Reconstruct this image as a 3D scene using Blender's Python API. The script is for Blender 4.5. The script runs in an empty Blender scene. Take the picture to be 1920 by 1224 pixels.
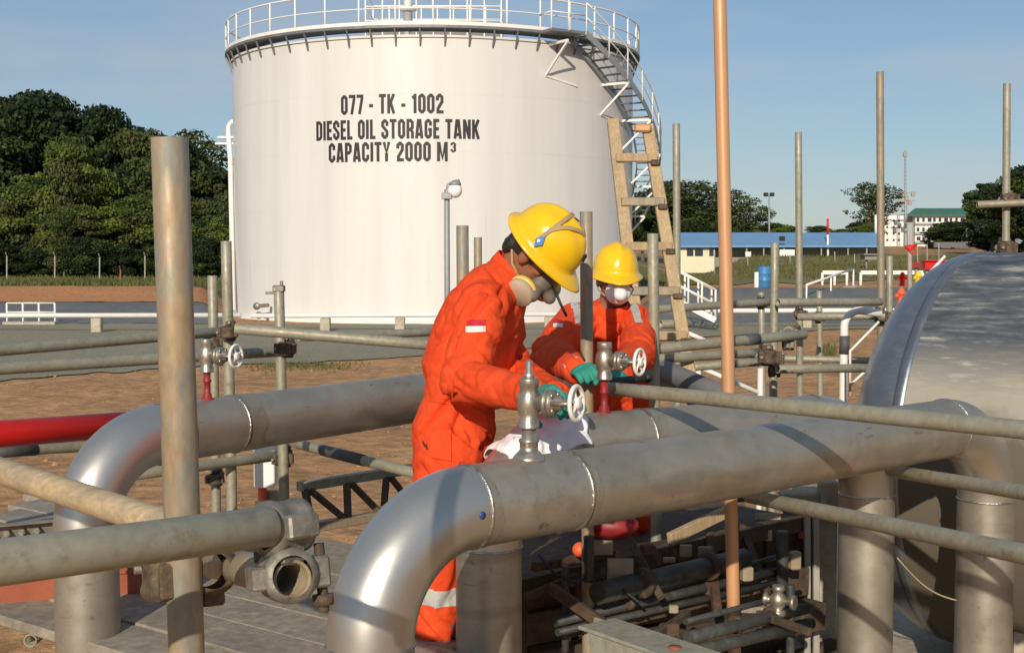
import bpy, bmesh, math, random
import numpy as np
from mathutils import Vector, Matrix, noise
from mathutils.bvhtree import BVHTree

random.seed(7)
rng = np.random.default_rng(7)
S = bpy.context.scene
C = S.collection
R = math.radians

# ------------------------------------------------------------------ camera
F_PX, CX, CY = 2400.0, 960.0, 612.0
HORIZON = 470.0
PITCH = math.atan((CY - HORIZON) / F_PX)
CAMZ = 2.5
cam_d = bpy.data.cameras.new('camera')
cam = bpy.data.objects.new('camera', cam_d)
C.objects.link(cam)
cam.location = (0, 0, CAMZ)
cam.rotation_euler = (R(90) - PITCH, 0, 0)
cam_d.sensor_width = 36.0
cam_d.lens = 36.0 * F_PX / 1920.0
cam_d.clip_start = 0.05
cam_d.clip_end = 6000
S.camera = cam

# ------------------------------------------------------------------ world + sun
SUN_AZ, SUN_EL = R(11), R(22.5)          # sun stands behind the camera, to its left
SUN_DIR = Vector((-math.sin(SUN_AZ) * math.cos(SUN_EL), -math.cos(SUN_AZ) * math.cos(SUN_EL), math.sin(SUN_EL)))
w = bpy.data.worlds.new('World')
S.world = w
w.use_nodes = True
nt = w.node_tree
nt.nodes.clear()
out = nt.nodes.new('ShaderNodeOutputWorld')
bg = nt.nodes.new('ShaderNodeBackground')
bg.inputs['Strength'].default_value = 0.10
sky = nt.nodes.new('ShaderNodeTexSky')
sky.sky_type = 'NISHITA'
sky.sun_disc = False
sky.sun_elevation = SUN_EL
sky.sun_rotation = math.atan2(SUN_DIR.x, SUN_DIR.y)
sky.air_density = 1.0
sky.dust_density = 0.25
sky.ozone_density = 3.0
tc = nt.nodes.new('ShaderNodeTexCoord')
mp = nt.nodes.new('ShaderNodeMapping')
mp.inputs['Scale'].default_value = (1.3, 1.3, 6.0)
nz = nt.nodes.new('ShaderNodeTexNoise')
nz.inputs['Scale'].default_value = 2.6
nz.inputs['Detail'].default_value = 7
nz.inputs['Roughness'].default_value = 0.55
rp = nt.nodes.new('ShaderNodeValToRGB')
rp.color_ramp.elements[0].position = 0.43
rp.color_ramp.elements[0].color = (0, 0, 0, 1)
rp.color_ramp.elements[1].position = 0.70
rp.color_ramp.elements[1].color = (0.5, 0.5, 0.5, 1)
mx = nt.nodes.new('ShaderNodeMix')
mx.data_type = 'RGBA'
mx.inputs['B'].default_value = (4.9, 5.2, 5.6, 1)
L = nt.links.new
L(tc.outputs['Generated'], mp.inputs['Vector'])
L(mp.outputs['Vector'], nz.inputs['Vector'])
L(nz.outputs['Fac'], rp.inputs['Fac'])
L(rp.outputs['Color'], mx.inputs['Factor'])
veil = nt.nodes.new('ShaderNodeMix'); veil.data_type = 'RGBA'     # thin high cloud over the whole sky
veil.inputs['Factor'].default_value = 0.5
veil.inputs['B'].default_value = (2.1, 3.1, 4.4, 1)
L(sky.outputs['Color'], veil.inputs['A'])
L(veil.outputs['Result'], mx.inputs['A'])
L(mx.outputs['Result'], bg.inputs['Color'])
L(bg.outputs['Background'], out.inputs['Surface'])

sun_d = bpy.data.lights.new('sun', 'SUN')
sun_d.energy = 4.2
sun_d.angle = R(0.5)
sun_d.color = (1.0, 0.885, 0.73)
sun = bpy.data.objects.new('sun', sun_d)
C.objects.link(sun)
sun.rotation_euler = SUN_DIR.to_track_quat('Z', 'Y').to_euler()
sun.location = (-10, -30, 30)
S.view_settings.view_transform = 'Standard'
S.view_settings.look = 'None'
S.view_settings.exposure = 0.0
S.view_settings.gamma = 1.0
S.cycles.max_bounces = 6
S.cycles.use_denoising = True

# ------------------------------------------------------------------ helpers
def P(px, py, Y):
    """world point on the photograph's ray through pixel (px,py), at distance Y ahead"""
    u = (px - CX) / F_PX
    v = -(py - CY) / F_PX
    cp, sp = math.cos(PITCH), math.sin(PITCH)
    d = Vector((u, cp + v * sp, -sp + v * cp))
    return Vector((0, 0, CAMZ)) + d * (Y / d.y)

def V(*a):
    return Vector(a)

def tag(o, label=None, cat=None, group=None, kind=None):
    if label: o['label'] = label
    if cat: o['category'] = cat
    if group: o['group'] = group
    if kind: o['kind'] = kind
    return o

def thing(name, label, cat, loc, group=None):
    o = bpy.data.objects.new(name, None)
    C.objects.link(o)
    o.empty_display_size = 0.1
    o.location = loc
    return tag(o, label, cat, group)

def root_loc(o):
    while o.parent is not None:
        o = o.parent
    return Vector(o.location)

def frame(axis):
    z = Vector(axis).normalized()
    a = Vector((0, 0, 1)) if abs(z.z) < 0.95 else Vector((1, 0, 0))
    x = a.cross(z).normalized()
    return x, z.cross(x), z

class MB:
    def __init__(self):
        self.v, self.f, self.m, self.s = [], [], [], []
        self.mat = 0
    def face(self, idx, smooth=True):
        self.f.append(idx); self.m.append(self.mat); self.s.append(smooth)
    def rings(self, rings, smooth=True, cap0=True, cap1=True, close=True):
        n = len(rings[0]); b = len(self.v)
        for r in rings: self.v.extend([tuple(p) for p in r])
        for i in range(len(rings) - 1):
            for j in range(n if close else n - 1):
                k = (j + 1) % n
                self.face((b + i*n + j, b + i*n + k, b + (i+1)*n + k, b + (i+1)*n + j), smooth)
        if cap0: self.face(tuple(b + j for j in reversed(range(n))), False)
        if cap1: self.face(tuple(b + (len(rings)-1)*n + j for j in range(n)), False)
        return self
    def lathe(self, p, axis, prof, n=24, cap0=True, cap1=True):
        """prof: (radius, distance along the axis); sharp where two profile points repeat"""
        x, y, z = frame(axis); p = Vector(p)
        rs = []
        for r, h in prof:
            r = max(r, 1e-5)
            rs.append([p + z*h + (x*math.cos(2*math.pi*j/n) + y*math.sin(2*math.pi*j/n))*r for j in range(n)])
        return self.rings(rs, True, cap0, cap1)
    def cyl(self, a, b, r, r2=None, n=16):
        a, b = Vector(a), Vector(b)
        h = (b - a).length
        r2 = r if r2 is None else r2
        return self.lathe(a, b - a, [(r*.97, 0), (r, 0.0015), (r2, h - 0.0015), (r2*.97, h)], n)
    def tube(self, a, b, r, n=20, wall=0.004):
        a, b = Vector(a), Vector(b); h = (b - a).length; ri = r - wall
        d = min(0.12, h*.3)
        nseg = max(1, int(h/0.25))
        body = [(r, 0.0006 + (h - .0012)*i/nseg) for i in range(nseg+1)]
        return self.lathe(a, b - a, [(ri, d), (ri, 0.0005), (ri+.0005, 0), (r-.0006, 0)] + body + [(r-.0006, h), (ri+.0005, h), (ri, h-.0005), (ri, h-d)], n)
    def path(self, pts, r, n=10, caps=True):
        """swept round bar; r is a number or a list"""
        pts = [Vector(p) for p in pts]
        rr = r if isinstance(r, (list, tuple)) else [r]*len(pts)
        t0 = (pts[1] - pts[0]).normalized()
        x, y, z = frame(t0)
        rs = []
        for i, p in enumerate(pts):
            t = (pts[min(i+1, len(pts)-1)] - pts[max(i-1, 0)]).normalized()
            x = (x - t*x.dot(t)).normalized(); y = t.cross(x)
            rs.append([p + (x*math.cos(2*math.pi*j/n) + y*math.sin(2*math.pi*j/n))*rr[i] for j in range(n)])
        return self.rings(rs, True, caps, caps)
    def box(self, c, sx, sy, sz, ax=None, bev=0.0):
        """centre, full sizes, optional (x,y,z) axes"""
        c = Vector(c)
        X, Yv, Z = ax if ax else (V(1,0,0), V(0,1,0), V(0,0,1))
        hx, hy, hz = sx/2, sy/2, sz/2
        b_ = min(bev, hx*.9, hy*.9, hz*.9)
        if b_ <= 0:
            b = len(self.v)
            for k in (-1, 1):
                for (i, j) in ((-1,-1), (1,-1), (1,1), (-1,1)):
                    self.v.append(tuple(c + X*hx*i + Yv*hy*j + Z*hz*k))
            for q in ((3,2,1,0), (4,5,6,7), (0,1,5,4), (1,2,6,5), (2,3,7,6), (3,0,4,7)):
                self.face(tuple(b + i for i in q), False)
            return self
        def ring(hx_, hy_, z_, cut):
            o = []
            for (i, j) in ((-1,-1), (1,-1), (1,1), (-1,1)):
                if i*j > 0:
                    o.append(c + X*(hx_*i) + Yv*((hy_-cut)*j) + Z*z_) ; o.append(c + X*((hx_-cut)*i) + Yv*(hy_*j) + Z*z_)
                else:
                    o.append(c + X*((hx_-cut)*i) + Yv*(hy_*j) + Z*z_) ; o.append(c + X*(hx_*i) + Yv*((hy_-cut)*j) + Z*z_)
            # order round the outline
            ctr = c + Z*z_
            o.sort(key=lambda p: math.atan2((p-ctr).dot(Yv), (p-ctr).dot(X)))
            return o
        return self.rings([ring(hx-b_, hy-b_, -hz, b_*.6), ring(hx, hy, -hz+b_, b_), ring(hx, hy, hz-b_, b_), ring(hx-b_, hy-b_, hz, b_*.6)], False)
    def beam(self, a, b, wdt, hgt, up=(0,0,1), bev=0.003):
        a, b = Vector(a), Vector(b); z = (b-a).normalized()
        x = Vector(up).cross(z).normalized(); y = z.cross(x)
        return self.box((a+b)/2, wdt, hgt, (b-a).length, (x, y, z), bev)
    def ell(self, c, rx, ry, rz, ax=None, n=18, m=10):
        c = Vector(c); X, Yv, Z = ax if ax else (V(1,0,0), V(0,1,0), V(0,0,1))
        rs = []
        for i in range(m+1):
            t = -math.pi/2 + math.pi*i/m
            k = max(math.cos(t), 1e-3)
            rs.append([c + X*rx*k*math.cos(2*math.pi*j/n) + Yv*ry*k*math.sin(2*math.pi*j/n) + Z*rz*math.sin(t) for j in range(n)])
        return self.rings(rs, True)
    def cap(self, a, b, ra, rb, n=14, m=4):
        """tapered capsule"""
        a, b = Vector(a), Vector(b); x, y, z = frame(b-a); rs = []
        def ring(p, r): return [p + (x*math.cos(2*math.pi*j/n) + y*math.sin(2*math.pi*j/n))*r for j in range(n)]
        for i in range(m+1):
            t = math.pi/2*i/m
            rs.append(ring(a - z*ra*math.cos(t), max(ra*math.sin(t), 1e-4)))
        for i in range(m+1):
            t = math.pi/2*i/m
            rs.append(ring(b + z*rb*math.sin(t), max(rb*math.cos(t), 1e-4)))
        return self.rings(rs, True)
    def loft(self, secs, n=22):
        rs = []
        for c, X, Yv in secs:
            rs.append([Vector(c) + X*math.cos(2*math.pi*j/n) + Yv*math.sin(2*math.pi*j/n) for j in range(n)])
        return self.rings(rs, True)
    def torus(self, c, axis, R_, r, n=28, m=8):
        x, y, z = frame(axis); c = Vector(c); b = len(self.v)
        for i in range(n):
            a = 2*math.pi*i/n; d = x*math.cos(a) + y*math.sin(a)
            for j in range(m):
                t = 2*math.pi*j/m
                self.v.append(tuple(c + d*(R_ + r*math.cos(t)) + z*r*math.sin(t)))
        for i in range(n):
            for j in range(m):
                self.face((b+i*m+j, b+((i+1)%n)*m+j, b+((i+1)%n)*m+(j+1)%m, b+i*m+(j+1)%m), True)
        return self
    def grid(self, fn, nu, nv, smooth=True):
        b = len(self.v)
        for i in range(nu+1):
            for j in range(nv+1):
                self.v.append(tuple(fn(i/nu, j/nv)))
        for i in range(nu):
            for j in range(nv):
                self.face((b+i*(nv+1)+j, b+(i+1)*(nv+1)+j, b+(i+1)*(nv+1)+j+1, b+i*(nv+1)+j+1), smooth)
        return self
    def prism(self, pts, ext):
        """closed outline pushed along a vector"""
        ext = Vector(ext); n = len(pts); b = len(self.v)
        pts = [Vector(p) for p in pts]
        self.v.extend([tuple(p) for p in pts]); self.v.extend([tuple(p+ext) for p in pts])
        self.face(tuple(range(b+n-1, b-1, -1)), False); self.face(tuple(range(b+n, b+2*n)), False)
        for i in range(n):
            k = (i+1) % n
            self.face((b+i, b+k, b+n+k, b+n+i), False)
        return self
    def build(self, name, mat, parent=None, label=None, cat=None, group=None, kind=None, org=None, fix=True):
        me = bpy.data.meshes.new(name)
        if parent is not None: o0 = root_loc(parent)
        elif org is not None: o0 = Vector(org)
        else:
            a = np.array(self.v); lo, hi = a.min(0), a.max(0)
            o0 = Vector(((lo[0]+hi[0])/2, (lo[1]+hi[1])/2, lo[2]))
        me.from_pydata([(p[0]-o0.x, p[1]-o0.y, p[2]-o0.z) for p in self.v], [], self.f)
        me.polygons.foreach_set('use_smooth', self.s)
        me.polygons.foreach_set('material_index', self.m)
        for mm in (mat if isinstance(mat, (list, tuple)) else [mat]): me.materials.append(mm)
        if fix:
            bm = bmesh.new(); bm.from_mesh(me); bmesh.ops.recalc_face_normals(bm, faces=bm.faces); bm.to_mesh(me); bm.free()
        o = bpy.data.objects.new(name, me)
        C.objects.link(o)
        if parent is not None: o.parent = parent
        else: o.location = o0
        return tag(o, label, cat, group, kind)

# ------------------------------------------------------------------ materials
def mat(name, c1, c2=None, c3=None, rough=.5, metal=0., scale=6., detail=6., bump=0., bscale=40., rvar=0., stretch=(1,1,1), lo=.35, hi=.65, fine=None, coat=0., spec=.5, bdist=.01, sheen=0., trans=None, lo3=.55, hi3=.72):
    m = bpy.data.materials.new(name)
    m.use_nodes = True
    t = m.node_tree; N = t.nodes; Lk = t.links.new
    b = N['Principled BSDF']
    b.inputs['Roughness'].default_value = rough
    b.inputs['Metallic'].default_value = metal
    b.inputs['Specular IOR Level'].default_value = spec
    if coat: b.inputs['Coat Weight'].default_value = coat; b.inputs['Coat Roughness'].default_value = .15
    if sheen: b.inputs['Sheen Weight'].default_value = sheen
    c1 = (*c1, 1)
    b.inputs['Base Color'].default_value = c1
    tco = N.new('ShaderNodeTexCoord'); mpp = N.new('ShaderNodeMapping')
    mpp.inputs['Scale'].default_value = stretch
    oi = N.new('ShaderNodeObjectInfo')
    addv = N.new('ShaderNodeVectorMath'); addv.operation = 'ADD'
    sc_ = N.new('ShaderNodeMath'); sc_.operation = 'MULTIPLY'; sc_.inputs[1].default_value = 37.
    Lk(oi.outputs['Random'], sc_.inputs[0])
    Lk(tco.outputs['Object'], addv.inputs[0]); Lk(sc_.outputs[0], addv.inputs[1])
    Lk(addv.outputs[0], mpp.inputs['Vector'])
    def nse(s, d=6., rgh=.6):
        q = N.new('ShaderNodeTexNoise'); q.inputs['Scale'].default_value = s; q.inputs['Detail'].default_value = d; q.inputs['Roughness'].default_value = rgh
        Lk(mpp.outputs['Vector'], q.inputs['Vector']); return q
    def ramp(src, a, z):
        r_ = N.new('ShaderNodeMapRange'); r_.inputs['From Min'].default_value = a; r_.inputs['From Max'].default_value = z
        Lk(src, r_.inputs['Value']); return r_.outputs['Result']
    col = None
    if c2 is not None:
        q = nse(scale, detail)
        x = N.new('ShaderNodeMix'); x.data_type = 'RGBA'
        x.inputs['A'].default_value = c1; x.inputs['B'].default_value = (*c2, 1)
        Lk(ramp(q.outputs['Fac'], lo, hi), x.inputs['Factor']); col = x.outputs['Result']
    if c3 is not None:
        q = nse(scale*2.7, detail+2, .7)
        x = N.new('ShaderNodeMix'); x.data_type = 'RGBA'
        if col is None: x.inputs['A'].default_value = c1
        else: Lk(col, x.inputs['A'])
        x.inputs['B'].default_value = (*c3, 1)
        Lk(ramp(q.outputs['Fac'], lo3, hi3), x.inputs['Factor']); col = x.outputs['Result']
    if fine:
        q = nse(fine[0], 3.)
        x = N.new('ShaderNodeMix'); x.data_type = 'RGBA'; x.blend_type = 'MULTIPLY'
        x.inputs['Factor'].default_value = fine[1]
        if col is None: x.inputs['A'].default_value = c1
        else: Lk(col, x.inputs['A'])
        g = N.new('ShaderNodeMapRange'); g.inputs['From Min'].default_value = .3; g.inputs['From Max'].default_value = .7
        g.inputs['To Min'].default_value = .25; g.inputs['To Max'].default_value = 1.35
        Lk(q.outputs['Fac'], g.inputs['Value']); Lk(g.outputs['Result'], x.inputs['B']); col = x.outputs['Result']
    if col is not None: Lk(col, b.inputs['Base Color'])
    if rvar:
        q = nse(scale*1.7, 5.)
        r_ = N.new('ShaderNodeMapRange'); r_.inputs['To Min'].default_value = max(.05, rough - rvar); r_.inputs['To Max'].default_value = min(1, rough + rvar)
        r_.inputs['From Min'].default_value = .3; r_.inputs['From Max'].default_value = .7
        Lk(q.outputs['Fac'], r_.inputs['Value']); Lk(r_.outputs['Result'], b.inputs['Roughness'])
    if bump:
        q = nse(bscale, 5.)
        u = N.new('ShaderNodeBump'); u.inputs['Strength'].default_value = bump; u.inputs['Distance'].default_value = bdist
        Lk(q.outputs['Fac'], u.inputs['Height']); Lk(u.outputs['Normal'], b.inputs['Normal'])
    if trans:
        tr = N.new('ShaderNodeBsdfTranslucent'); tr.inputs['Color'].default_value = (*trans, 1)
        ms = N.new('ShaderNodeMixShader'); ms.inputs['Fac'].default_value = .35
        Lk(b.outputs['BSDF'], ms.inputs[1]); Lk(tr.outputs['BSDF'], ms.inputs[2])
        Lk(ms.outputs['Shader'], N['Material Output'].inputs['Surface'])
    return m

M = {}
M['dirt'] = mat('dirt', (.56,.295,.12), (.40,.205,.08), (.58,.36,.175), rough=.95, scale=.45, detail=10, bump=.8, bscale=6, bdist=.06, fine=(4.5, .6))
M['berm'] = mat('berm_soil', (.60,.245,.08), (.52,.24,.095), (.40,.21,.085), rough=.95, scale=.5, detail=8, bump=.7, bscale=3, bdist=.1, fine=(5., .4))
M['gravel'] = mat('gravel', (.25,.23,.15), (.285,.26,.18), (.20,.18,.12), rough=.95, scale=.25, detail=8, bump=.6, bscale=12, bdist=.03, fine=(14., .45))
M['liner'] = mat('slope_liner', (.125,.13,.135), (.165,.16,.155), (.09,.10,.115), rough=.7, scale=.3, detail=6, bump=.3, bscale=3, fine=(3., .25))
M['turf'] = mat('turf', (.15,.155,.05), (.24,.19,.075), (.36,.235,.12), rough=.95, scale=.16, detail=8, bump=.6, bscale=3, bdist=.1, fine=(4., .5))
M['grass'] = mat('grass_blades', (.09,.115,.03), (.19,.165,.06), rough=.8, scale=.3, trans=(.12,.18,.03))
M['white'] = mat('white_paint', (.80,.78,.73), (.72,.69,.63), rough=.42, scale=2., stretch=(1,1,.25), lo=.45, hi=.8)
M['tank'] = mat('tank_white_paint', (.675,.66,.63), (.59,.575,.545), (.50,.485,.45), rough=.38, scale=.55, stretch=(2.2,2.2,.12), lo=.35, hi=.75, lo3=.6, hi3=.85, rvar=.06, spec=.35)
M['seam'] = mat('plate_seam', (.66,.63,.57), rough=.5)
M['black'] = mat('black_lettering', (.022,.022,.024), rough=.6)
M['grating'] = mat('galvanised_grating', (.16,.165,.17), (.22,.22,.22), rough=.55, metal=.3, scale=4)
M['galv'] = mat('galvanised_tube', (.30,.28,.20), (.36,.34,.255), (.235,.185,.115), rough=.52, metal=.25, scale=9, detail=8, bump=.12, bscale=60, bdist=.002, rvar=.12, fine=(45., .22))
M['galvold'] = mat('weathered_tube', (.37,.275,.165), (.25,.245,.20), (.43,.22,.10), rough=.55, metal=.2, scale=13, detail=9, stretch=(2.2,2.2,.7), bump=.14, bscale=55, bdist=.002, rvar=.12, fine=(40., .25), lo=.4, hi=.62)
M['peach'] = mat('rust_tinted_tube', (.60,.32,.155), (.52,.29,.15), (.42,.32,.20), rough=.45, metal=.15, scale=5, detail=6, stretch=(2,2,.5), bump=.06, bscale=50, bdist=.002, lo3=.62, hi3=.75)
M['timber'] = mat('sawn_timber', (.47,.34,.19), (.37,.265,.15), (.52,.40,.25), rough=.75, scale=5, stretch=(4,4,.5), bump=.2, bscale=30, bdist=.004, fine=(30., .3))
M['bleached'] = mat('bleached_tube', (.50,.37,.21), (.33,.27,.18), (.56,.44,.28), rough=.7, metal=.05, scale=7, detail=7, stretch=(.5,2.5,3.), bump=.03, bscale=30, bdist=.002, fine=(36., .3))
M['plank'] = mat('weathered_plank', (.34,.295,.22), (.25,.22,.17), (.42,.36,.27), rough=.85, scale=3, stretch=(1,1,1), bump=.35, bscale=30, bdist=.005, fine=(24., .45))
M['rust'] = mat('rusty_forging', (.075,.052,.035), (.16,.11,.07), (.26,.21,.14), rough=.75, metal=.25, scale=22, detail=8, bump=.5, bscale=80, bdist=.004, fine=(60., .5))
M['zinc'] = mat('zinc_forging', (.30,.285,.235), (.20,.18,.14), (.10,.07,.05), rough=.55, metal=.45, scale=18, detail=8, bump=.4, bscale=70, bdist=.004, fine=(60., .4))
M['band'] = mat('dark_sleeve_and_shade', (.055,.06,.06), (.09,.09,.085), rough=.6, scale=20)
M['steel'] = mat('stainless_pipe', (.47,.43,.36), (.35,.315,.25), (.25,.215,.16), rough=.43, metal=.70, scale=3.6, detail=10, bump=.05, bscale=26, bdist=.003, rvar=.07, fine=(14., .13), lo=.3, hi=.7, lo3=.56, hi3=.8)
M['elbow'] = mat('stainless_elbow', (.56,.54,.50), (.52,.50,.45), (.46,.43,.38), rough=.37, metal=.85, scale=2.5, detail=8, bump=.03, bscale=30, bdist=.002, rvar=.04, lo3=.6, hi3=.85)
def spots(m):
    """small dark scuffs and scratches on bare steel"""
    t = m.node_tree; N = t.nodes; b = N['Principled BSDF']; src = b.inputs['Base Color'].links[0].from_socket
    tco = N.new('ShaderNodeTexCoord'); col = src
    for sc_, st_, a, z, amt in ((15., (1,1,1), .70, .74, .55), (9., (.7,.7,5.), .69, .72, .45), (4., (.5,.5,2.2), .60, .70, .28)):
        mp_ = N.new('ShaderNodeMapping'); mp_.inputs['Scale'].default_value = st_; t.links.new(tco.outputs['Object'], mp_.inputs['Vector'])
        q = N.new('ShaderNodeTexNoise'); q.inputs['Scale'].default_value = sc_; q.inputs['Detail'].default_value = 4; t.links.new(mp_.outputs['Vector'], q.inputs['Vector'])
        r_ = N.new('ShaderNodeMapRange'); r_.inputs['From Min'].default_value = a; r_.inputs['From Max'].default_value = z; r_.inputs['To Max'].default_value = amt; t.links.new(q.outputs['Fac'], r_.inputs['Value'])
        x = N.new('ShaderNodeMix'); x.data_type = 'RGBA'; t.links.new(r_.outputs['Result'], x.inputs['Factor']); t.links.new(col, x.inputs['A']); x.inputs['B'].default_value = (.10, .085, .065, 1)
        col = x.outputs['Result']
    t.links.new(col, b.inputs['Base Color'])
spots(M['steel'])
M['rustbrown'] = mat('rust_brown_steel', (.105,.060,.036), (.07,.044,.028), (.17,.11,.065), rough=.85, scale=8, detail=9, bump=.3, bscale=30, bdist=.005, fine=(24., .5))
M['weld'] = mat('weld_bead', (.60,.58,.53), (.30,.27,.23), rough=.32, metal=.9, scale=40, bump=.8, bscale=110, bdist=.004)
M['heat'] = mat('heat_tint', (.31,.265,.20), (.38,.34,.27), (.22,.185,.15), rough=.47, metal=.66, scale=9, detail=8, lo=.4, hi=.6)
M['dot'] = mat('blue_dot', (.02,.06,.22), rough=.5)
M['bright'] = mat('machined_steel', (.50,.465,.39), (.35,.315,.25), (.25,.21,.16), rough=.36, metal=.8, scale=22, rvar=.1, bump=.15, bscale=90, bdist=.002)
M['cast'] = mat('cast_steel', (.36,.33,.27), (.26,.235,.19), (.44,.41,.35), rough=.45, metal=.7, scale=25, bump=.3, bscale=90, bdist=.003)
M['redp'] = mat('red_paint', (.62,.018,.012), (.52,.014,.012), rough=.38, scale=6, spec=.4)
M['redstem'] = mat('red_primer', (.30,.02,.025), (.22,.015,.02), rough=.5, scale=20)
M['brownbox'] = mat('red_oxide_paint', (.36,.095,.04), (.27,.07,.032), (.20,.06,.035), rough=.6, scale=5, detail=8, bump=.1, bscale=30, bdist=.004)
M['dark'] = mat('shade_toned_rusted_steel', (.065,.046,.031), (.115,.08,.052), (.19,.13,.08), rough=.8, metal=.15, scale=6, detail=9, bump=.3, bscale=25, bdist=.006, fine=(22., .5))  # shade beneath the pipes is put into this steel's dark colour
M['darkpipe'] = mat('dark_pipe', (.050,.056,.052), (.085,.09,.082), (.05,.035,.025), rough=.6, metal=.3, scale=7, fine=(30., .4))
M['concrete'] = mat('concrete', (.50,.44,.34), (.42,.36,.27), (.56,.51,.42), rough=.9, scale=3, detail=9, bump=.4, bscale=20, bdist=.01, fine=(18., .35))
M['tag'] = mat('tan_tag', (.38,.31,.21), (.26,.21,.14), rough=.7, scale=9)
M['beamgreen'] = mat('green_grey_beam', (.30,.31,.24), (.37,.36,.28), (.42,.32,.22), rough=.65, metal=.15, scale=6, detail=8, bump=.15, bscale=35, bdist=.004, fine=(28., .35))
M['orange'] = mat('orange_coverall', (.80,.088,.024), (.70,.066,.019), (.60,.062,.02), rough=.85, lo3=.58, hi3=.80, fine=(26., .22), scale=6, detail=5, bump=.55, bscale=17, bdist=.014, spec=.12)
M['skin'] = mat('brown_skin', (.30,.13,.07), (.25,.10,.055), rough=.5, scale=14, bump=.05, bscale=60, bdist=.002)
M['hair'] = mat('black_hair', (.012,.011,.010), (.02,.018,.016), rough=.55, scale=50, bump=.7, bscale=130, bdist=.005)
M['hat'] = mat('yellow_hard_hat', (.86,.52,.006), (.80,.47,.006), rough=.22, scale=5, coat=.3)
M['strap'] = mat('tan_strap', (.42,.30,.14), (.36,.25,.12), rough=.8, scale=30)
M['bluebadge'] = mat('blue_badge', (.05,.20,.50), rough=.4)
M['whitebadge'] = mat('white_badge', (.75,.80,.85), rough=.4)
M['pad'] = mat('filter_pad', (.46,.37,.26), (.40,.32,.22), rough=.8, scale=14, bump=.1)
M['maskgrey'] = mat('mask_rubber', (.17,.145,.125), (.13,.11,.095), rough=.6, scale=20)
M['yellowring'] = mat('pale_yellow_plastic', (.72,.55,.14), rough=.45)
M['maskwhite'] = mat('white_dust_mask', (.80,.80,.80), (.74,.74,.75), rough=.8, scale=12, bump=.1)
M['teal'] = mat('teal_glove', (.025,.27,.20), (.02,.21,.16), rough=.7, scale=14, bump=.25, bscale=80, bdist=.003)
M['pink'] = mat('pink_cuff', (.68,.22,.27), (.60,.30,.33), rough=.8, scale=18)
M['blackrub'] = mat('black_rubber', (.015,.015,.016), (.025,.025,.026), rough=.6, scale=12)
M['reflect'] = mat('silver_tape', (.62,.62,.58), (.52,.52,.48), rough=.4, metal=.2, scale=20)
M['flagred'] = mat('patch_red', (.50,.012,.03), rough=.75)
M['flagwhite'] = mat('patch_white', (.78,.70,.62), rough=.75)
M['boot'] = mat('brown_boot', (.13,.08,.05), (.09,.055,.035), rough=.65, scale=12, bump=.2)
M['cloth'] = mat('white_rag', (.86,.84,.84), (.84,.79,.80), (.76,.42,.46), rough=.9, scale=9, bump=.3, bscale=60, bdist=.004, lo3=.60, hi3=.78)
M['bark'] = mat('bark', (.13,.105,.075), (.19,.16,.12), rough=.9, scale=3, stretch=(3,3,.6), bump=.5, bscale=9, bdist=.05)
M['palebark'] = mat('pale_bark', (.27,.24,.18), (.20,.17,.12), rough=.9, scale=3, stretch=(3,3,.6))
for nm, c, c2 in (('leafdark', (.016,.032,.012), (.028,.046,.015)), ('leafmid', (.068,.10,.022), (.09,.125,.03)), ('leaflight', (.135,.18,.030), (.175,.205,.045)),
                  ('leafolive', (.085,.10,.032), (.115,.118,.045)), ('leafblue', (.035,.062,.038), (.05,.078,.045))):
    M[nm] = mat(nm, c, c2, rough=.6, scale=.5, trans=tuple(x*1.4 for x in c), spec=.25)
M['post'] = mat('concrete_post', (.36,.34,.29), (.28,.26,.22), rough=.85, scale=4)
M['greyp'] = mat('grey_paint', (.30,.32,.33), (.25,.265,.275), rough=.5, scale=5, metal=.2)
M['lamp'] = mat('white_lamp_glass', (.86,.86,.83), rough=.25)
M['blueroof'] = mat('blue_sheet_roof', (.15,.30,.50), (.18,.34,.53), rough=.5, scale=.6, stretch=(1,1,1))
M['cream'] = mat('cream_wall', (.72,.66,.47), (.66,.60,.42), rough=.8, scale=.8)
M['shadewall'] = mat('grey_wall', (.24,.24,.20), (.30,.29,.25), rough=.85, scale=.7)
M['glass'] = mat('window_glass', (.03,.04,.06), rough=.12, spec=.6)
M['greenroof'] = mat('green_roof', (.045,.145,.095), (.055,.165,.11), rough=.6, scale=.5)
M['bwhite'] = mat('building_white', (.78,.76,.69), (.70,.68,.62), rough=.8, scale=.6)
M['bgrey'] = mat('building_grey', (.36,.37,.37), (.31,.32,.32), rough=.8, scale=.6)
M['blue'] = mat('blue_plastic', (.05,.20,.42), rough=.45)
M['yellow'] = mat('yellow_paint', (.80,.58,.03), rough=.4)
M['orangep'] = mat('orange_paint', (.75,.12,.04), rough=.5)
M['lens'] = mat('dark_lens', (.02,.02,.02), rough=.3)

# ------------------------------------------------------------------ terrain
def prof(pts, y):
    if y <= pts[0][0]: return pts[0][1]
    for (a, za), (b, zb) in zip(pts, pts[1:]):
        if y <= b:
            t = (y-a)/(b-a); t = t*t*(3-2*t)
            return za + (zb-za)*t
    return pts[-1][1]
LEFTP = [(0,0), (43.5,0), (49.5,.47), (53,.47), (60,.76), (76,.80), (200,1.2), (600,3.6), (4000,3.6)]
RIGHTP = [(0,0), (42.5,0), (49,1.05), (53,1.1), (72,1.5), (103,2.0), (109,1.35), (140,1.6), (262,3.4), (400,4.0), (4000,4.0)]
FLATP = [(0,0), (42.5,0), (49,1.05), (53,1.0), (72,.5), (130,.55), (262,3.4), (400,4.0), (4000,4.0)]
MIDP = [(0,0), (63,0), (72,.7), (110,1.2), (300,3.8), (4000,3.8)]
def sst(a, b, x):
    t = min(1, max(0, (x-a)/(b-a))); return t*t*(3-2*t)
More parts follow.
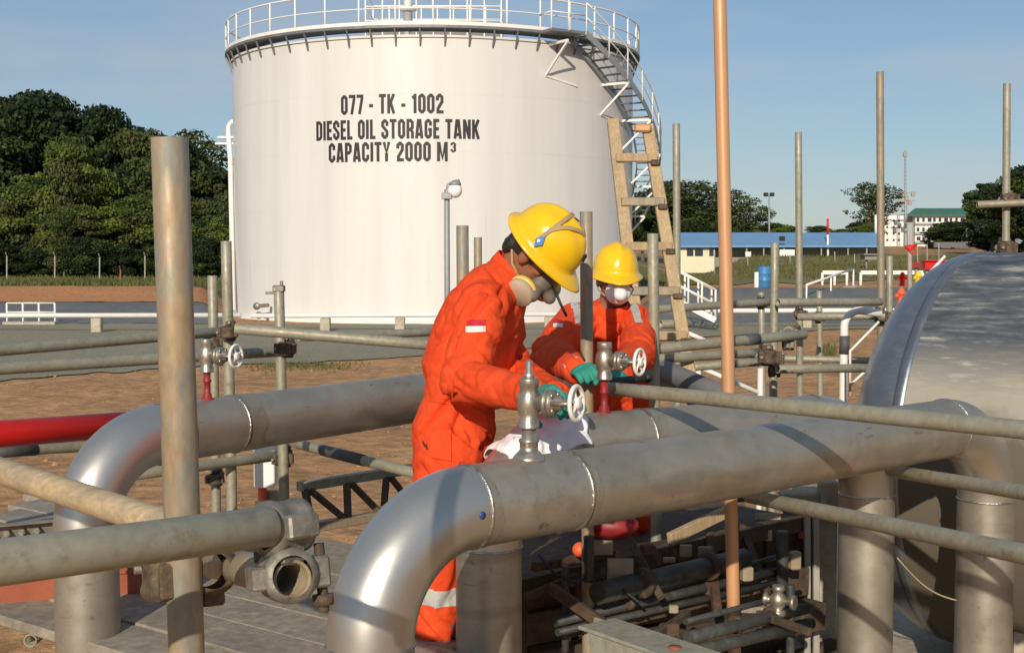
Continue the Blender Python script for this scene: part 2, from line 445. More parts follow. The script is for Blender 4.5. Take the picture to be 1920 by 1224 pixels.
def terr(x, y):
    u = x/max(y, 30.0)
    wl = 1 - sst(-.245, -.222, u); wr = sst(.085, .125, u)
    z = MID = prof(MIDP, y)
    if wl > 0: z = MID*(1-wl) + prof(LEFTP, y)*wl
    if wr > 0:
        wh = sst(.145, .19, u); z = MID*(1-wr) + (prof(FLATP, y)*(1-wh) + prof(RIGHTP, y)*wh)*wr
    k = sst(6, 14, y)*(1 - sst(41, 44, y))*.05 + sst(50, 60, y)*.08
    return z + k*noise.noise(Vector((x*.35, y*.35, 0)))

def nonuni(fine, step, far):
    a = [0.0]
    while a[-1] < fine: a.append(a[-1]+step)
    while a[-1] < far: a.append(a[-1]*1.22)
    return a
ax_ = nonuni(45, 0.75, 2600); xs = sorted([-q for q in ax_[1:]] + ax_)
ys = sorted([-q for q in nonuni(10, 2.5, 400)[1:]] + nonuni(112, 0.75, 4200))
g = MB()
for y_ in ys:
    for x_ in xs: g.v.append((x_, y_, terr(x_, y_)))
nx = len(xs)
for j in range(len(ys)-1):
    for i in range(nx-1):
        g.face((j*nx+i, j*nx+i+1, (j+1)*nx+i+1, (j+1)*nx+i))
g.build('ground', M['dirt'], kind='structure', org=(0,0,0), fix=False)

def sheet(name, fr, bk, u0, u1, m, nu=90, nv=14, off=.02, jag=.0, kind='structure'):
    """a sheet that follows the terrain between two lines given as (pixel x -> distance) tables"""
    def tab(t, px):
        if px <= t[0][0]: return t[0][1]
        for (a, za), (b, zb) in zip(t, t[1:]):
            if px <= b: return za + (zb-za)*(px-a)/(b-a)
        return t[-1][1]
    m_ = MB()
    for i in range(nu+1):
        px = u0 + (u1-u0)*i/nu; u = (px-CX)/F_PX
        a, b = tab(fr, px), tab(bk, px)
        a += jag*noise.noise(Vector((px*.02, 0, 3))) + jag*.5*noise.noise(Vector((px*.09, 5, 3)))
        b += jag*noise.noise(Vector((px*.02, 9, 3)))
        for j in range(nv+1):
            y_ = a + (b-a)*j/nv; x_ = u*y_
            m_.v.append((x_, y_, terr(x_, y_) + off))
    for i in range(nu):
        for j in range(nv):
            m_.face((i*(nv+1)+j, (i+1)*(nv+1)+j, (i+1)*(nv+1)+j+1, i*(nv+1)+j+1))
    return m_.build(name, m, kind=kind, org=(0,0,0))

sheet('gravel_pad', [(-900,20), (0,24.3), (300,27), (600,28.6), (800,30.6), (1100,33.5), (1400,38), (1640,41), (2800,42)], [(-900,43.6), (2800,43.0)], -900, 2800, M['gravel'], nu=200, nv=26, off=.025, jag=.5)
sheet('lined_slope', [(-900,43.6), (450,43.6)], [(-900,50.2), (450,50.2)], -900, 436, M['liner'], nu=120, nv=16, off=.022, jag=.5)
sheet('lined_slope', [(1190,43.0), (2800,43.0)], [(1190,49.6), (2800,49.6)], 1192, 2800, M['liner'], nu=160, nv=16, off=.022, jag=.5)
sheet('berm', [(-900,50.2), (450,50.2)], [(-900,63), (450,60)], -900, 436, M['berm'], nu=120, nv=16, off=.035, jag=.7)
sheet('turf_strip', [(-900,62), (450,59)], [(-900,130), (450,130)], -900, 480, M['turf'], nu=60, nv=20, off=.03, jag=1.2)
sheet('turf_hillside', [(1190,57), (1500,53), (1700,60), (2800,60)], [(1190,190), (2800,190)], 1195, 2800, M['turf'], nu=90, nv=40, off=.03, jag=3.)

def blades(name, label, n, region, m, h0, h1, seed):
    r_ = np.random.default_rng(seed); m_ = MB()
    for _ in range(n):
        px, y_ = region(r_)
        x_ = (px-CX)/F_PX*y_; z_ = terr(x_, y_)
        a = r_.uniform(0, 6.28); h = r_.uniform(h0, h1); ww = h*.22
        dx, dy = math.cos(a)*ww, math.sin(a)*ww; lx, ly = r_.normal(0, .25*h, 2)
        b = len(m_.v)
        m_.v += [(x_-dx, y_-dy, z_), (x_+dx, y_+dy, z_), (x_+lx, y_+ly, z_+h)]
        m_.face((b, b+1, b+2), False)
    return m_.build(name, m, kind='stuff', label=label, cat='grass', org=(0,0,0), fix=False)
blades('grass', 'rough green grass along the foot of the dark forest', 9000, lambda r_: (r_.uniform(-60, 470), 62 + 14*abs(r_.normal(0, .6))), M['grass'], .08, .30, 1)
blades('grass', 'green and brown grass on the hillside below the blue roof', 15000, lambda r_: (r_.uniform(1200, 2000), r_.choice([r_.uniform(58, 76), r_.uniform(76, 104)])), M['grass'], .08, .26, 2)
blades('weeds', 'patch of green weeds at the edge of the gravel, left of the bending worker', 900, lambda r_: (r_.normal(560, 55), 27.6 + r_.normal(0, .55)), M['grass'], .03, .09, 3)
blades('weeds', 'green weed tuft on the brown dirt left of the white bent vent', 120, lambda r_: (r_.normal(1552, 6), 31 + r_.normal(0, .4)), M['grass'], .08, .3, 4)
def clods():
    r_ = np.random.default_rng(5); m_ = MB()
    for _ in range(1100):
        y_ = 9.5 + 21*r_.random()**1.3; px = r_.uniform(-120, 2050); x_ = (px-CX)/F_PX*y_
        s = r_.uniform(.010, .035)*(1.6 if r_.random() < .1 else 1)
        c = Vector((x_, y_, terr(x_, y_) + s*.2)); b = len(m_.v)
        for d in ((1,0,0), (0,1,0), (-1,0,0), (0,-1,0), (0,0,.8), (0,0,-.8)):
            m_.v.append(tuple(c + Vector(d)*s*r_.uniform(.6, 1.3)))
        for q in ((0,1,4), (1,2,4), (2,3,4), (3,0,4), (1,0,5), (2,1,5), (3,2,5), (0,3,5)):
            m_.face(tuple(b+i for i in q), False)
    m_.build('soil_clods', M['dirt'], kind='stuff', label='loose clods and pebbles on the brown dirt', cat='soil', org=(0,0,0), fix=False)
clods()

# ------------------------------------------------------------------ storage tank
TC = Vector((-3.12, 52.0, 0)); TR = 7.95; TH = 9.8
def cylp(phi, r, z): return TC + Vector((r*math.sin(phi), -r*math.cos(phi), z))
tank = thing('storage_tank', 'huge white cylindrical diesel storage tank with black lettering', 'storage tank', TC)
m_ = MB(); n = 160; cz = [0.0] + [TH*k/5 for k in range(1, 6)]
m_.rings([[cylp(2*math.pi*j/n, TR, z) for j in range(n)] for z in cz], True, False, False)
m_.build('shell', M['tank'], tank)
m_ = MB()
for k in range(1, 5):
    z = TH*k/5
    m_.rings([[cylp(2*math.pi*j/n, TR+.004, z-.008) for j in range(n)], [cylp(2*math.pi*j/n, TR+.004, z+.008) for j in range(n)]], True, False, False)
for k in range(5):
    for q in range(9):
        ph = 2*math.pi*(q + .5*(k % 2) + .23)/9
        z0, z1 = TH*k/5 + .01, TH*(k+1)/5 - .01
        m_.face(tuple(len(m_.v)+i for i in range(4))); m_.v += [tuple(cylp(ph-.001, TR+.004, z0)), tuple(cylp(ph+.001, TR+.004, z0)), tuple(cylp(ph+.001, TR+.004, z1)), tuple(cylp(ph-.001, TR+.004, z1))]
m_.build('weld_seams', M['seam'], tank)
m_ = MB()
m_.rings([[cylp(2*math.pi*j/n, r, z) for j in range(n)] for r, z in ((TR+.06, TH-.06), (TR+.06, TH+.02), (TR-.02, TH+.02), (4, TH+.42), (.05, TH+.62))], False, False, True)
m_.build('roof', M['tank'], tank)
m_ = MB()
m_.rings([[cylp(2*math.pi*j/n, r, z) for j in range(n)] for r, z in ((TR+.35, -.25), (TR+.35, .10), (TR+.30, .12), (TR-.05, .12))], False, False, False)
m_.build('base_ring', M['white'], tank)
# ring walkway
m_ = MB()
m_.rings([[cylp(2*math.pi*j/n, r, z) for j in range(n)] for r, z in ((7.35, 10.03), (8.22, 10.03), (8.22, 10.12), (7.35, 10.12), (7.35, 10.03))], False, False, False)
for q in range(60):
    ph = 2*math.pi*q/60
    m_.beam(cylp(ph, 7.9, TH-.05), cylp(ph, 7.9, 10.03), .06, .06)
    m_.beam(cylp(ph, TR+.02, TH-.35), cylp(ph, 8.18, 10.02), .05, .05)
m_.build('walkway', M['grating'], tank)
hr = MB()
for zz, rr_ in ((11.22, .03), (10.68, .022)):
    hr.path([cylp(2*math.pi*j/120, 8.17, zz) for j in range(121)], rr_, 6, False)
hr.rings([[cylp(2*math.pi*j/n, r, z) for j in range(n)] for r, z in ((8.225, 10.12), (8.225, 10.24), (8.215, 10.24), (8.215, 10.12))], False, False, False)
hrail = hr.build('handrail', M['white'], tank)
p0 = None
for q in range(40):
    ph = 2*math.pi*(q+.35)/40
    MB().cyl(cylp(ph, 8.17, 10.1), cylp(ph, 8.17, 11.24), .034, n=8).build('post', M['white'], hrail)
# roof platform railing, manhole and nozzles
rr = MB()
rx0, rx1, ry = -2.6, 2.7, 1.4
def rp_(x, y, z): return TC + Vector((x, y, z))
for zz in (11.45, 12.0, 12.55):
    for (a, b) in (((rx0,-ry), (rx1,-ry)), ((rx1,-ry), (rx1,ry)), ((rx1,ry), (rx0,ry)), ((rx0,ry), (rx0,-ry))):
        rr.path([rp_(a[0], a[1], zz), rp_(b[0], b[1], zz)], .028, 6)
rr.box(rp_((rx0+rx1)/2, 0, 11.1), rx1-rx0+.2, 2*ry+.2, .12)
roofrail = rr.build('roof_platform', M['white'], tank)
for k in range(9):
    x_ = rx0 + (rx1-rx0)*k/8
    for yy in (-ry, ry):
        MB().cyl(rp_(x_, yy, 10.3), rp_(x_, yy, 12.58), .032, n=8).build('post', M['white'], roofrail)
m_ = MB(); p_ = rp_(-.55, -6.2, TH+.2)
m_.lathe(p_, (0,0,1), [(.16, 0), (.16, .95), (.3, .95), (.3, 1.05), (.16, 1.05)], 16)
m_.path([p_+V(0,0,1.0), p_+V(0,0,1.35), p_+V(.1,-.05,1.55), p_+V(.3,-.15,1.58), p_+V(.42,-.2,1.4)], .15, 12)
m_.build('roof_vent', M['white'], tank)
# lettering: bold condensed stencilled capitals, each stroke a mitred band lying on the shell
GT_ = .168
def glyphs():
    w_ = .43; t = GT_; a = t/2; b = w_-a; m = w_/2; y0 = .075; y1 = .925; c = .10
    O = [(a,y0+c),(a,y1-c),(a+c,y1),(b-c,y1),(b,y1-c),(b,y0+c),(b-c,y0),(a+c,y0)]
    Pp = [(a,0),(a,y1),(b-c,y1),(b,y1-c),(b,.47+c),(b-c,.47),(a+a,.47)]
    return {'O': (w_, [(O, 1)]), '0': (w_, [(O, 1)]),
      '1': (.30, [([(.20,0),(.20,1)], 0), ([(.03,.80),(.14,.84)], 0)]),
      '7': (w_*.95, [([(0,y1),(b-.02,y1),(b-.02,.80),(.17,0)], 0)]),
      '2': (w_, [([(a,.66),(a,y1-c),(a+c,y1),(b-c,y1),(b,y1-c),(b,.60),(a+.03,.24),(a+.03,y0),(w_,y0)], 0)]),
      '3': (w_, [([(a,.70),(a,y1-c),(a+c,y1),(b-c,y1),(b,y1-c),(b,.60),(b-c*.7,.52),(b,.42),(b,y0+c),(b-c,y0),(a+c,y0),(a,y0+c),(a,.30)], 0)]),
      '-': (.24, [([(0,.42),(.24,.42)], 0)]),
      'T': (w_*.95, [([(0,y1),(w_*.95,y1)], 0), ([(w_*.475,.85),(w_*.475,0)], 0)]),
      'K': (w_+.03, [([(a,0),(a,1)], 0), ([(w_-.05,1),(a+.07,.46)], 0), ([(a+.10,.60),(w_-.045,0)], 0)]),
      'D': (w_, [([(a,y0),(a,y1),(b-c,y1),(b,y1-c),(b,y0+c),(b-c,y0)], 1)]),
      'I': (t, [([(a,0),(a,1)], 0)]),
      'E': (w_*.82, [([(w_*.82,y1),(a,y1),(a,y0),(w_*.82,y0)], 0), ([(t,.5),(w_*.76,.5)], 0)]),
      'S': (w_, [([(b,.66),(b,y1-c),(b-c,y1),(a+c,y1),(a,y1-c),(a,.66),(b,.36),(b,y0+c),(b-c,y0),(a+c,y0),(a,y0+c),(a,.34)], 0)]),
      'L': (w_*.78, [([(a,1),(a,y0),(w_*.78,y0)], 0)]),
      'R': (w_, [(Pp, 0), ([(b-.05,.42),(b,.32),(b,0)], 0)]), 'P': (w_, [(Pp, 0)]),
      'A': (w_+.04, [([(.075,0),(.185,.92),(.285,.92),(.395,0)], 0), ([(.17,.22),(.30,.22)], 0)]),
      'G': (w_, [([(b,.66),(b,y1-c),(b-c,y1),(a+c,y1),(a,y1-c),(a,y0+c),(a+c,y0),(b-c,y0),(b,y0+c),(b,.46),(m,.46)], 0)]),
      'C': (w_, [([(b,.64),(b,y1-c),(b-c,y1),(a+c,y1),(a,y1-c),(a,y0+c),(a+c,y0),(b-c,y0),(b,y0+c),(b,.36)], 0)]),
      'N': (w_+.03, [([(a,0),(a,1)], 0), ([(b+.03,0),(b+.03,1)], 0), ([(a+.02,.94),(b+.01,.06)], 0)]),
      'M': (.60, [([(a,0),(a,1)], 0), ([(.60-a,0),(.60-a,1)], 0), ([(a+.03,.96),(.30,.16),(.57-a,.96)], 0)]),
      'Y': (w_, [([(.07,1),(m,.46),(w_-.07,1)], 0), ([(m,.44),(m,0)], 0)]),
      ' ': (.20, [])}
GL = glyphs()
def band2(pts, closed, t):
    n = len(pts); L_, R_ = [], []
    for i in range(n):
        p = Vector(pts[i])
        d0 = (p - Vector(pts[i-1])).normalized() if (closed or i) else None
        d1 = (Vector(pts[(i+1) % n]) - p).normalized() if (closed or i < n-1) else None
        d0 = d0 or d1; d1 = d1 or d0
        n0, n1 = Vector((-d0.y, d0.x)), Vector((-d1.y, d1.x)); mm = (n0+n1).normalized(); k = min(1/max(.35, mm.dot(n0)), 1.6)
        L_.append(p + mm*t/2*k); R_.append(p - mm*t/2*k)
    return L_, R_
def txt(s, width, height, xoff, z0):
    x = 0.; strokes = []
    for ch in s:
        w_, st_ = GL[ch]
        for k, (pts, cl) in enumerate(st_): strokes.append(([(px+x, py) for px, py in pts], cl, k))
        x += w_ + .075
    x -= .075; m_ = MB()
    for pts, cl, k in strokes:
        L_, R_ = band2(pts, cl, GT_); n = len(pts); b = len(m_.v)
        for l_, r_ in zip(L_, R_):
            for q in (l_, r_): m_.v.append(tuple(cylp(((q.x/x-.5)*width + xoff)/TR, TR+.010+.003*k, z0 + q.y*height)))
        for i in range(n if cl else n-1):
            j2 = (i+1) % n; m_.face((b+2*i, b+2*i+1, b+2*j2+1, b+2*j2), False)
    return m_.build('lettering', M['black'], tank, fix=False)
def pxz(py): return 2.5 + (HORIZON-py)/F_PX*44.08
txt('077 - TK - 1002', 3.62, .66, -1.03, pxz(215.5))
txt('DIESEL OIL STORAGE TANK', 5.88, .66, -.91, pxz(262))
txt('CAPACITY 2000 M', 4.26, .66, -1.21, pxz(304))
txt('3', .19, .34, 1.11, pxz(287))
# spiral stair
def sp(t): return R(39) + (R(148)-R(39))*t, 10.06 + (.3-10.06)*t
NS = 44; RI, RO = 8.12, 9.05
st = MB()
for rr_ in (RI, RO):
    pts = []
    for i in range(NS*2+1):
        ph, z = sp(i/(NS*2)); pts.append((ph, z))
    b = len(st.v)
    for ph, z in pts:
        for (dr, dz) in ((-.02,-.17), (.02,-.17), (.02,.08), (-.02,.08)): st.v.append(tuple(cylp(ph, rr_+dr, z+dz)))
    for i in range(len(pts)-1):
        for j in range(4):
            st.face((b+i*4+j, b+(i+1)*4+j, b+(i+1)*4+(j+1) % 4, b+i*4+(j+1) % 4), False)
stair = st.build('spiral_stair', M['greyp'], tank)
for i in range(NS):
    ph, z = sp((i+.5)/NS)
    m_ = MB(); w2 = .115/8.5
    a, b_, c_, d_ = cylp(ph-w2, RI+.03, z), cylp(ph+w2, RI+.03, z), cylp(ph+w2, RO-.03, z), cylp(ph-w2, RO-.03, z)
    m_.prism([a, b_, c_, d_], (0, 0, .035)).build('step', M['grating'], stair)
m_ = MB()
for zz, q in ((1.0, .026), (.5, .02)):
    m_.path([cylp(*(lambda t: (t[0], RO+.02, t[1]+zz))(sp(i/60))) for i in range(61)], q, 6)
for i in range(16):
    ph, z = sp(i/15); m_.path([cylp(ph, RO+.02, z-.1), cylp(ph, RO+.02, z+1.0)], .024, 6)
m_.build('stair_rail', M['white'], stair)
for i in range(9):
    ph, z = sp(.02 + i*.118); m_ = MB()
    if i == 0: ph -= .13
    m_.beam(cylp(ph, TR, z-.16), cylp(ph, RO+.02, z-.16), .08, .09)
    m_.beam(cylp(ph, RO, z-.2), cylp(ph-.02, TR+.03, z-1.25), .07, .07)
    m_.beam(cylp(ph-.02, TR+.03, z-1.25), cylp(ph+.16, TR+.03, z-1.5), .06, .07)
    m_.build('stair_bracket', M['white'], stair)
m_ = MB()
ph0 = R(39)
for i in range(8):
    a0, a1 = ph0 - .13 + i*.02, ph0 - .13 + (i+1)*.02
m_.prism([cylp(ph0-.16, 8.2, 10.0), cylp(ph0, 8.2, 10.0), cylp(ph0, 9.0, 10.0), cylp(ph0-.16, 9.0, 10.0)], (0,0,.09))
m_.build('stair_landing', M['grating'], tank)
m_ = MB()
for ph in (ph0-.16, ph0-.08): m_.path([cylp(ph, 8.98, 10.05), cylp(ph, 8.98, 11.2)], .032, 6)
for zz in (10.65, 11.2): m_.path([cylp(ph0-.16, 8.2, zz), cylp(ph0-.16, 8.98, zz), cylp(ph0, 8.98, zz)], .026, 6)
m_.build('landing_rail', M['white'], tank)
# foam riser with a goose neck up the left side
riser = MB()
pz = lambda py, Y: 2.5 + (HORIZON-py)/F_PX*Y
q0 = P(428, 232, 51.); zt = q0.z
riser.path([P(438, 582, 49.), P(432, 300, 50.6), q0 + V(0, 0, -.35), q0 + V(.02, 0, -.1), q0 + V(.12, 0, .06), q0 + V(.55, .1, .08)], .10, 10)
for py in (258, 270): riser.box(P(426, py, 51.), .9 if py > 260 else .7, .3, .07)
for py in (452, 590): riser.beam(P(430, py, 50.), P(450, py, 50.3), .08, .08)
riser.build('foam_riser', M['white'], tank)
m_ = MB()
for px, py in ((482, 574), (486, 591)):
    a = P(px, py, 45.2); MB().lathe(a, (-.25,-1,0), [(.07, -.9), (.07, 0), (.13, 0), (.13, .06), (.02, .06)], 14).build('shell_nozzle', M['cast'], tank)

# white fire water main in front of the tank, on low supports
def main_line(label, x0, x1, py0, py1, Y):
    a, b = P(x0, py0, Y), P(x1, py1, Y)
    t = thing('fire_water_pipe', label, 'pipe', ((a.x+b.x)/2, Y, 0), 'white fire water mains')
    MB().path([a, (a+b)/2, b], .075, 10).build('pipe', M['white'], t)
    for k in range(1, 5):
        p_ = a.lerp(b, k/5.); MB().box((p_.x, p_.y, (p_.z-.08)/2), .3, .3, p_.z-.08, bev=.02).build('support', M['concrete'], t)
main_line('white pipe running along the ground left of the big tank', -900, 452, 592, 591, 39.)
main_line('white pipe running across the ground in front of the tank base', 470, 1170, 592, 588, 39.5)
main_line('white pipe running behind the scaffolding right of the tank', 1240, 2600, 583, 579, 41.)

def railing(name, label, cat, a, b, h, npost, m, r=.04, mids=(.5,), group=None, feet=True):
    a, b = Vector(a), Vector(b)
    t = thing(name, label, cat, (a+b)/2, group)
    m_ = MB()
    for k in list(mids) + [1.0]: m_.path([a + V(0,0,h*k), b + V(0,0,h*k)], r*.8, 6)
    m_.build('rail', m, t)
    for k in range(npost):
        p_ = a.lerp(b, k/(npost-1)); MB().cyl(p_, p_ + V(0,0,h), r, n=6).build('post', m, t)
    return t
def gp(px, Y, dz=0.):
    x_ = (px-CX)/F_PX*Y; return Vector((x_, Y, terr(x_, Y)+dz))
t = railing('guard_rail', 'pale railed platform at far left on the grey slope', 'railing', gp(12, 43.2, .12), gp(102, 43.2, .12), .62, 4, M['white'], .035)
MB().box(gp(57, 43.2, .05), 1.75, .5, .12).build('deck', M['concrete'], t)
# crossing stairs over the bund at right of the tank
def stile(label, px0, px1, Yb, z0, z1, steps):
    a = Vector(((px0-CX)/F_PX*Yb, Yb, z1)); b = Vector(((px1-CX)/F_PX*Yb, Yb, z0))
    t = thing('bund_stairs', label, 'stairs', ((a.x+b.x)/2, Yb, z0))
    for dy in (-.4, .4):
        MB().beam(a+V(0,dy,0), b+V(0,dy,0), .07, .18).build('stringer', M['white'], t)
        m_ = MB()
        for h in (.5, .95): m_.path([a+V(0,dy,h), b+V(0,dy,h)], .035, 6)
        for k in range(4):
            p_ = a.lerp(b, k/3); m_.path([p_+V(0,dy,0), p_+V(0,dy,.95)], .035, 6)
        m_.build('handrail', M['white'], t)
    for k in range(steps):
        p_ = a.lerp(b, (k+.5)/steps); MB().box(p_, .26, .8, .04).build('step', M['grating'], t)
    return t
stile('white bund stairs beside the foot of the timber ladder', 1262, 1338, 40., .35, 1.0, 7)
for lab, x0, x1, x2, Y in (('white railed walkway frame on the bank, left of the tall right pole', 1542, 1588, 1565, 52.), ('white railed walkway frame crossing behind the tall right pole', 1614, 1730, 1660, 52.)):
    a, b = P(x0, 511, Y), P(x1, 511, Y)
    t = thing('guard_rail', lab, 'railing', (a.x, Y, terr(a.x, Y)))
    MB().beam(a, b, .1, .16).build('rail', M['white'], t)
    for k in range(3):
        p_ = a.lerp(b, k/2); MB().cyl((p_.x, p_.y, terr(p_.x, p_.y)), p_, .06, n=6).build('post', M['white'], t)
a, b = P(1512, 560, 46.), P(1600, 528, 50.)
t = thing('ramp_rail', 'pale sloping handrail climbing the grey bank', 'railing', a)
MB().beam(a+V(0,0,-.2), b+V(0,0,-.2), .5, .1).build('ramp', M['concrete'], t)
MB().path([a+V(0,0,.5), b+V(0,0,.5)], .04, 6).build('rail', M['white'], t)
for k in range(3):
    p_ = a.lerp(b, k/2); MB().cyl(p_+V(0,0,-.5), p_+V(0,0,.5), .035, n=6).build('post', M['white'], t)

# lamp post in front of the tank
Yl = 20.; a = P(838, 355, Yl)
t = thing('lamp_post', 'grey lamp post with white globe in front of the tank', 'street lamp', (a.x, a.y, 0))
m_ = MB(); m_.cyl((a.x, a.y, 0), a, .048, .042, n=12); m_.path([a+V(0,0,-.1), a+V(.02,0,.06), a+V(.10,0,.11), a+V(.2,0,.13)], .028, 8)
m_.build('post', M['greyp'], t)
m_ = MB(); c_ = P(853, 357, Yl); m_.ell(c_, .115, .115, .12); m_.build('globe', M['lamp'], t)
m_ = MB(); m_.lathe(c_+V(0,0,.08), (0,0,1), [(.10,0), (.09,.04), (.03,.07)], 16); m_.build('cap', M['greyp'], t)
m_ = MB(); m_.box(P(838, 368, Yl)+V(0,-.05,0), .16, .08, .1, bev=.01); m_.build('bracket', M['greyp'], t)

# ------------------------------------------------------------------ trees
LEAFMATS = {'dark': ['leafdark', 'leafmid', 'leafdark'], 'mid': ['leafmid', 'leafdark', 'leaflight'], 'light': ['leaflight', 'leafmid', 'leafolive'], 'olive': ['leafolive', 'leafmid', 'leafdark'], 'blue': ['leafblue', 'leafdark', 'leafmid']}
def leaf_mesh(name, clumps, nper, size, seed, kind, flat=.6):
    r_ = np.random.default_rng(seed); allv = []; mi = []
    for (c, rad, wgt) in clumps:
        k = int(nper*wgt)
        d = r_.normal(size=(k, 3)); d /= np.linalg.norm(d, axis=1)[:, None]
        rr_ = (.45 + .6*r_.random(k)**.6)[:, None]
        p_ = np.array(c) + d*rr_*np.array(rad)
        nrm = d*.7 + r_.normal(size=(k, 3))*.6; nrm[:, 2] += .35; nrm /= np.linalg.norm(nrm, axis=1)[:, None]
        a = np.cross(nrm, r_.normal(size=(k, 3))); a /= np.linalg.norm(a, axis=1)[:, None] + 1e-9
        b = np.cross(nrm, a)
        s = (size*(.55 + .9*r_.random(k)))[:, None]
        q = np.stack([p_ - a*s, p_ - b*s*flat, p_ + a*s, p_ + b*s*flat], 1)
        allv.append(q.reshape(-1, 3))
        tone = r_.choice(3, p=[.45, .27, .28])
        mi.append(np.where(r_.random(k) < .72, tone, r_.integers(0, 3, k)))
    v = np.concatenate(allv); mi = np.concatenate(mi); nf = len(v)//4
    me = bpy.data.meshes.new(name)
    me.vertices.add(len(v)); me.vertices.foreach_set('co', v.ravel())
    me.loops.add(len(v)); me.loops.foreach_set('vertex_index', np.arange(len(v)))
    me.polygons.add(nf); me.polygons.foreach_set('loop_start', np.arange(nf)*4); me.polygons.foreach_set('loop_total', np.full(nf, 4))
    for q in LEAFMATS[kind]: me.materials.append(M[q])
    me.polygons.foreach_set('material_index', mi.astype(np.int32))
    me.update(); me.validate()
    return me
def tree_proto(seed, H, W, kind, nper, size, trunk_r=.22, base=.35, ncl=34, top=1., shape='round', pale=False):
    """a trunk with limbs and a crown of leaf clumps, for a tree of height H and crown width W, base at the origin"""
    r_ = np.random.default_rng(seed)
    cl = []
    for i in range(ncl):
        t = (i+.5)/ncl
        z = H*(base + (1-base)*t**.9)
        prof_ = math.sin(math.pi*min(1, max(.02, (t*.86+.12))))**.6 if shape == 'round' else (.35+.65*t if shape == 'umbrella' else 1-.75*t)
        a = i*2.399 + r_.uniform(-.4, .4); rad = W/2*prof_*r_.uniform(.25, .9)
        s = W*r_.uniform(.08, .19)
        cl.append(((rad*math.cos(a), rad*math.sin(a), z-s*.3), (s*1.4, s*1.4, s*.68), r_.uniform(.55, 1.2)*(s/(W*.15))**2))
    for i in range(22):                              # stray sprigs that break the outline
        t = r_.uniform(.15, 1.0); a = r_.uniform(0, 6.28); z = H*(base + (1-base)*t)
        prof_ = math.sin(math.pi*min(1, max(.02, (t*.80+.14))))**.6
        rad = W/2*prof_*r_.uniform(.75, 1.12); s = W*r_.uniform(.035, .075)
        cl.append(((rad*math.cos(a), rad*math.sin(a), z + H*.03*r_.uniform(-.5, 1.2)), (s*1.7, s*1.7, s*.7), r_.uniform(.10, .22)))
    crown = leaf_mesh('crown', cl, nper, size, seed+1, kind)
    tb = MB(); bend = r_.uniform(-.3, .3, 2)
    def tp(t): return Vector((bend[0]*math.sin(t*3), bend[1]*math.sin(t*2.3+.5) - bend[1]*math.sin(.5), H*.93*t))
    tb.path([tp(i/8) for i in range(9)], [trunk_r*(1-.85*i/8)*(1.35 if i == 0 else 1) for i in range(9)], 8)
    for i, (c, rad, wgt) in enumerate(cl):
        if i % 2: continue
        t = max(.22, min(.8, c[2]/H*.8)); s_ = tp(t); e_ = Vector(c); mdl = s_.lerp(e_, .5) + V(0, 0, .1*W*r_.uniform(-.3, .6))
        r0 = trunk_r*(1-.8*t)*.55
        tb.path([s_, mdl, e_], [r0, r0*.6, r0*.2], 5)
    o0 = tb.build('trunk', M['palebark' if pale else 'bark'], org=(0,0,0)); tm = o0.data
    bpy.data.objects.remove(o0)
    return crown, tm
PROTO = {
    'dark1': tree_proto(11, 10, 9, 'dark', 1150, .165, .28, .30, 34),
    'dark2': tree_proto(23, 10, 8, 'blue', 1000, .17, .26, .25, 42),
    'olive': tree_proto(31, 10, 8, 'olive', 850, .17, .22, .25, 36),
    'light': tree_proto(43, 10, 9, 'light', 900, .17, .18, .10, 26),
    'mid': tree_proto(53, 10, 8.5, 'mid', 950, .165, .2, .10, 28),
    'thin': tree_proto(61, 10, 6, 'olive', 170, .15, .13, .45, 24, shape='umbrella', pale=True),
    'bush': tree_proto(71, 10, 14, 'mid', 800, .26, .2, .05, 36),
    'bushd': tree_proto(73, 10, 13, 'dark', 800, .25, .2, .05, 36),
}
def tree(kind, px, Y, py_top, label, group, base=None, wide=1., name='tree', cat='tree'):
    x_ = (px-CX)/F_PX*Y; z0 = (terr(x_, Y) if base is None else base) - .1
    H = P(px, py_top, Y).z - z0
    t = thing(name, label, cat, (x_, Y, z0), group)
    t.rotation_euler = (0, 0, random.uniform(0, 6.28)); k = H/10.; t.scale = (k*wide, k*wide, k)
    for nm, me in zip(('crown', 'trunk'), PROTO[kind]):
        o = bpy.data.objects.new(nm, me); C.objects.link(o); o.parent = t
    return t
G1 = 'tall forest trees behind the left fence'
for px, Y, top, kind, wd, lab in (
    (-70, 99, 178, 'dark1', .85, 'tall dark forest tree cut by the left picture edge'),
    (12, 102, 197, 'dark2', .8, 'tall dark tree next to the left picture edge'),
    (72, 97, 188, 'dark1', .9, 'tallest dark broad crown of the left forest'),
    (130, 104, 246, 'dark2', .8, 'dark tree filling the dip right of the tallest crown'),
    (186, 98, 214, 'dark1', .68, 'second tallest crown of the left forest, with a rounded top'),
    (232, 103, 268, 'dark2', .75, 'lower dark crown between the second peak and the thick post'),
    (268, 98, 244, 'olive', .75, 'narrow olive crown just left of the thick foreground post'),
    (318, 101, 272, 'dark1', .8, 'dark tree standing straight behind the thick foreground post'),
    (362, 104, 252, 'thin', 1.0, 'open wispy tree with sky showing through, right of the thick post'),
    (398, 100, 318, 'olive', .9, 'olive tree at the left edge of the white tank'),
    (440, 104, 330, 'dark2', .9, 'dark tree half hidden by the left side of the white tank')):
    tree(kind, px, Y, top, lab, G1, wide=wd)
G2 = 'lighter undergrowth trees along the forest edge'
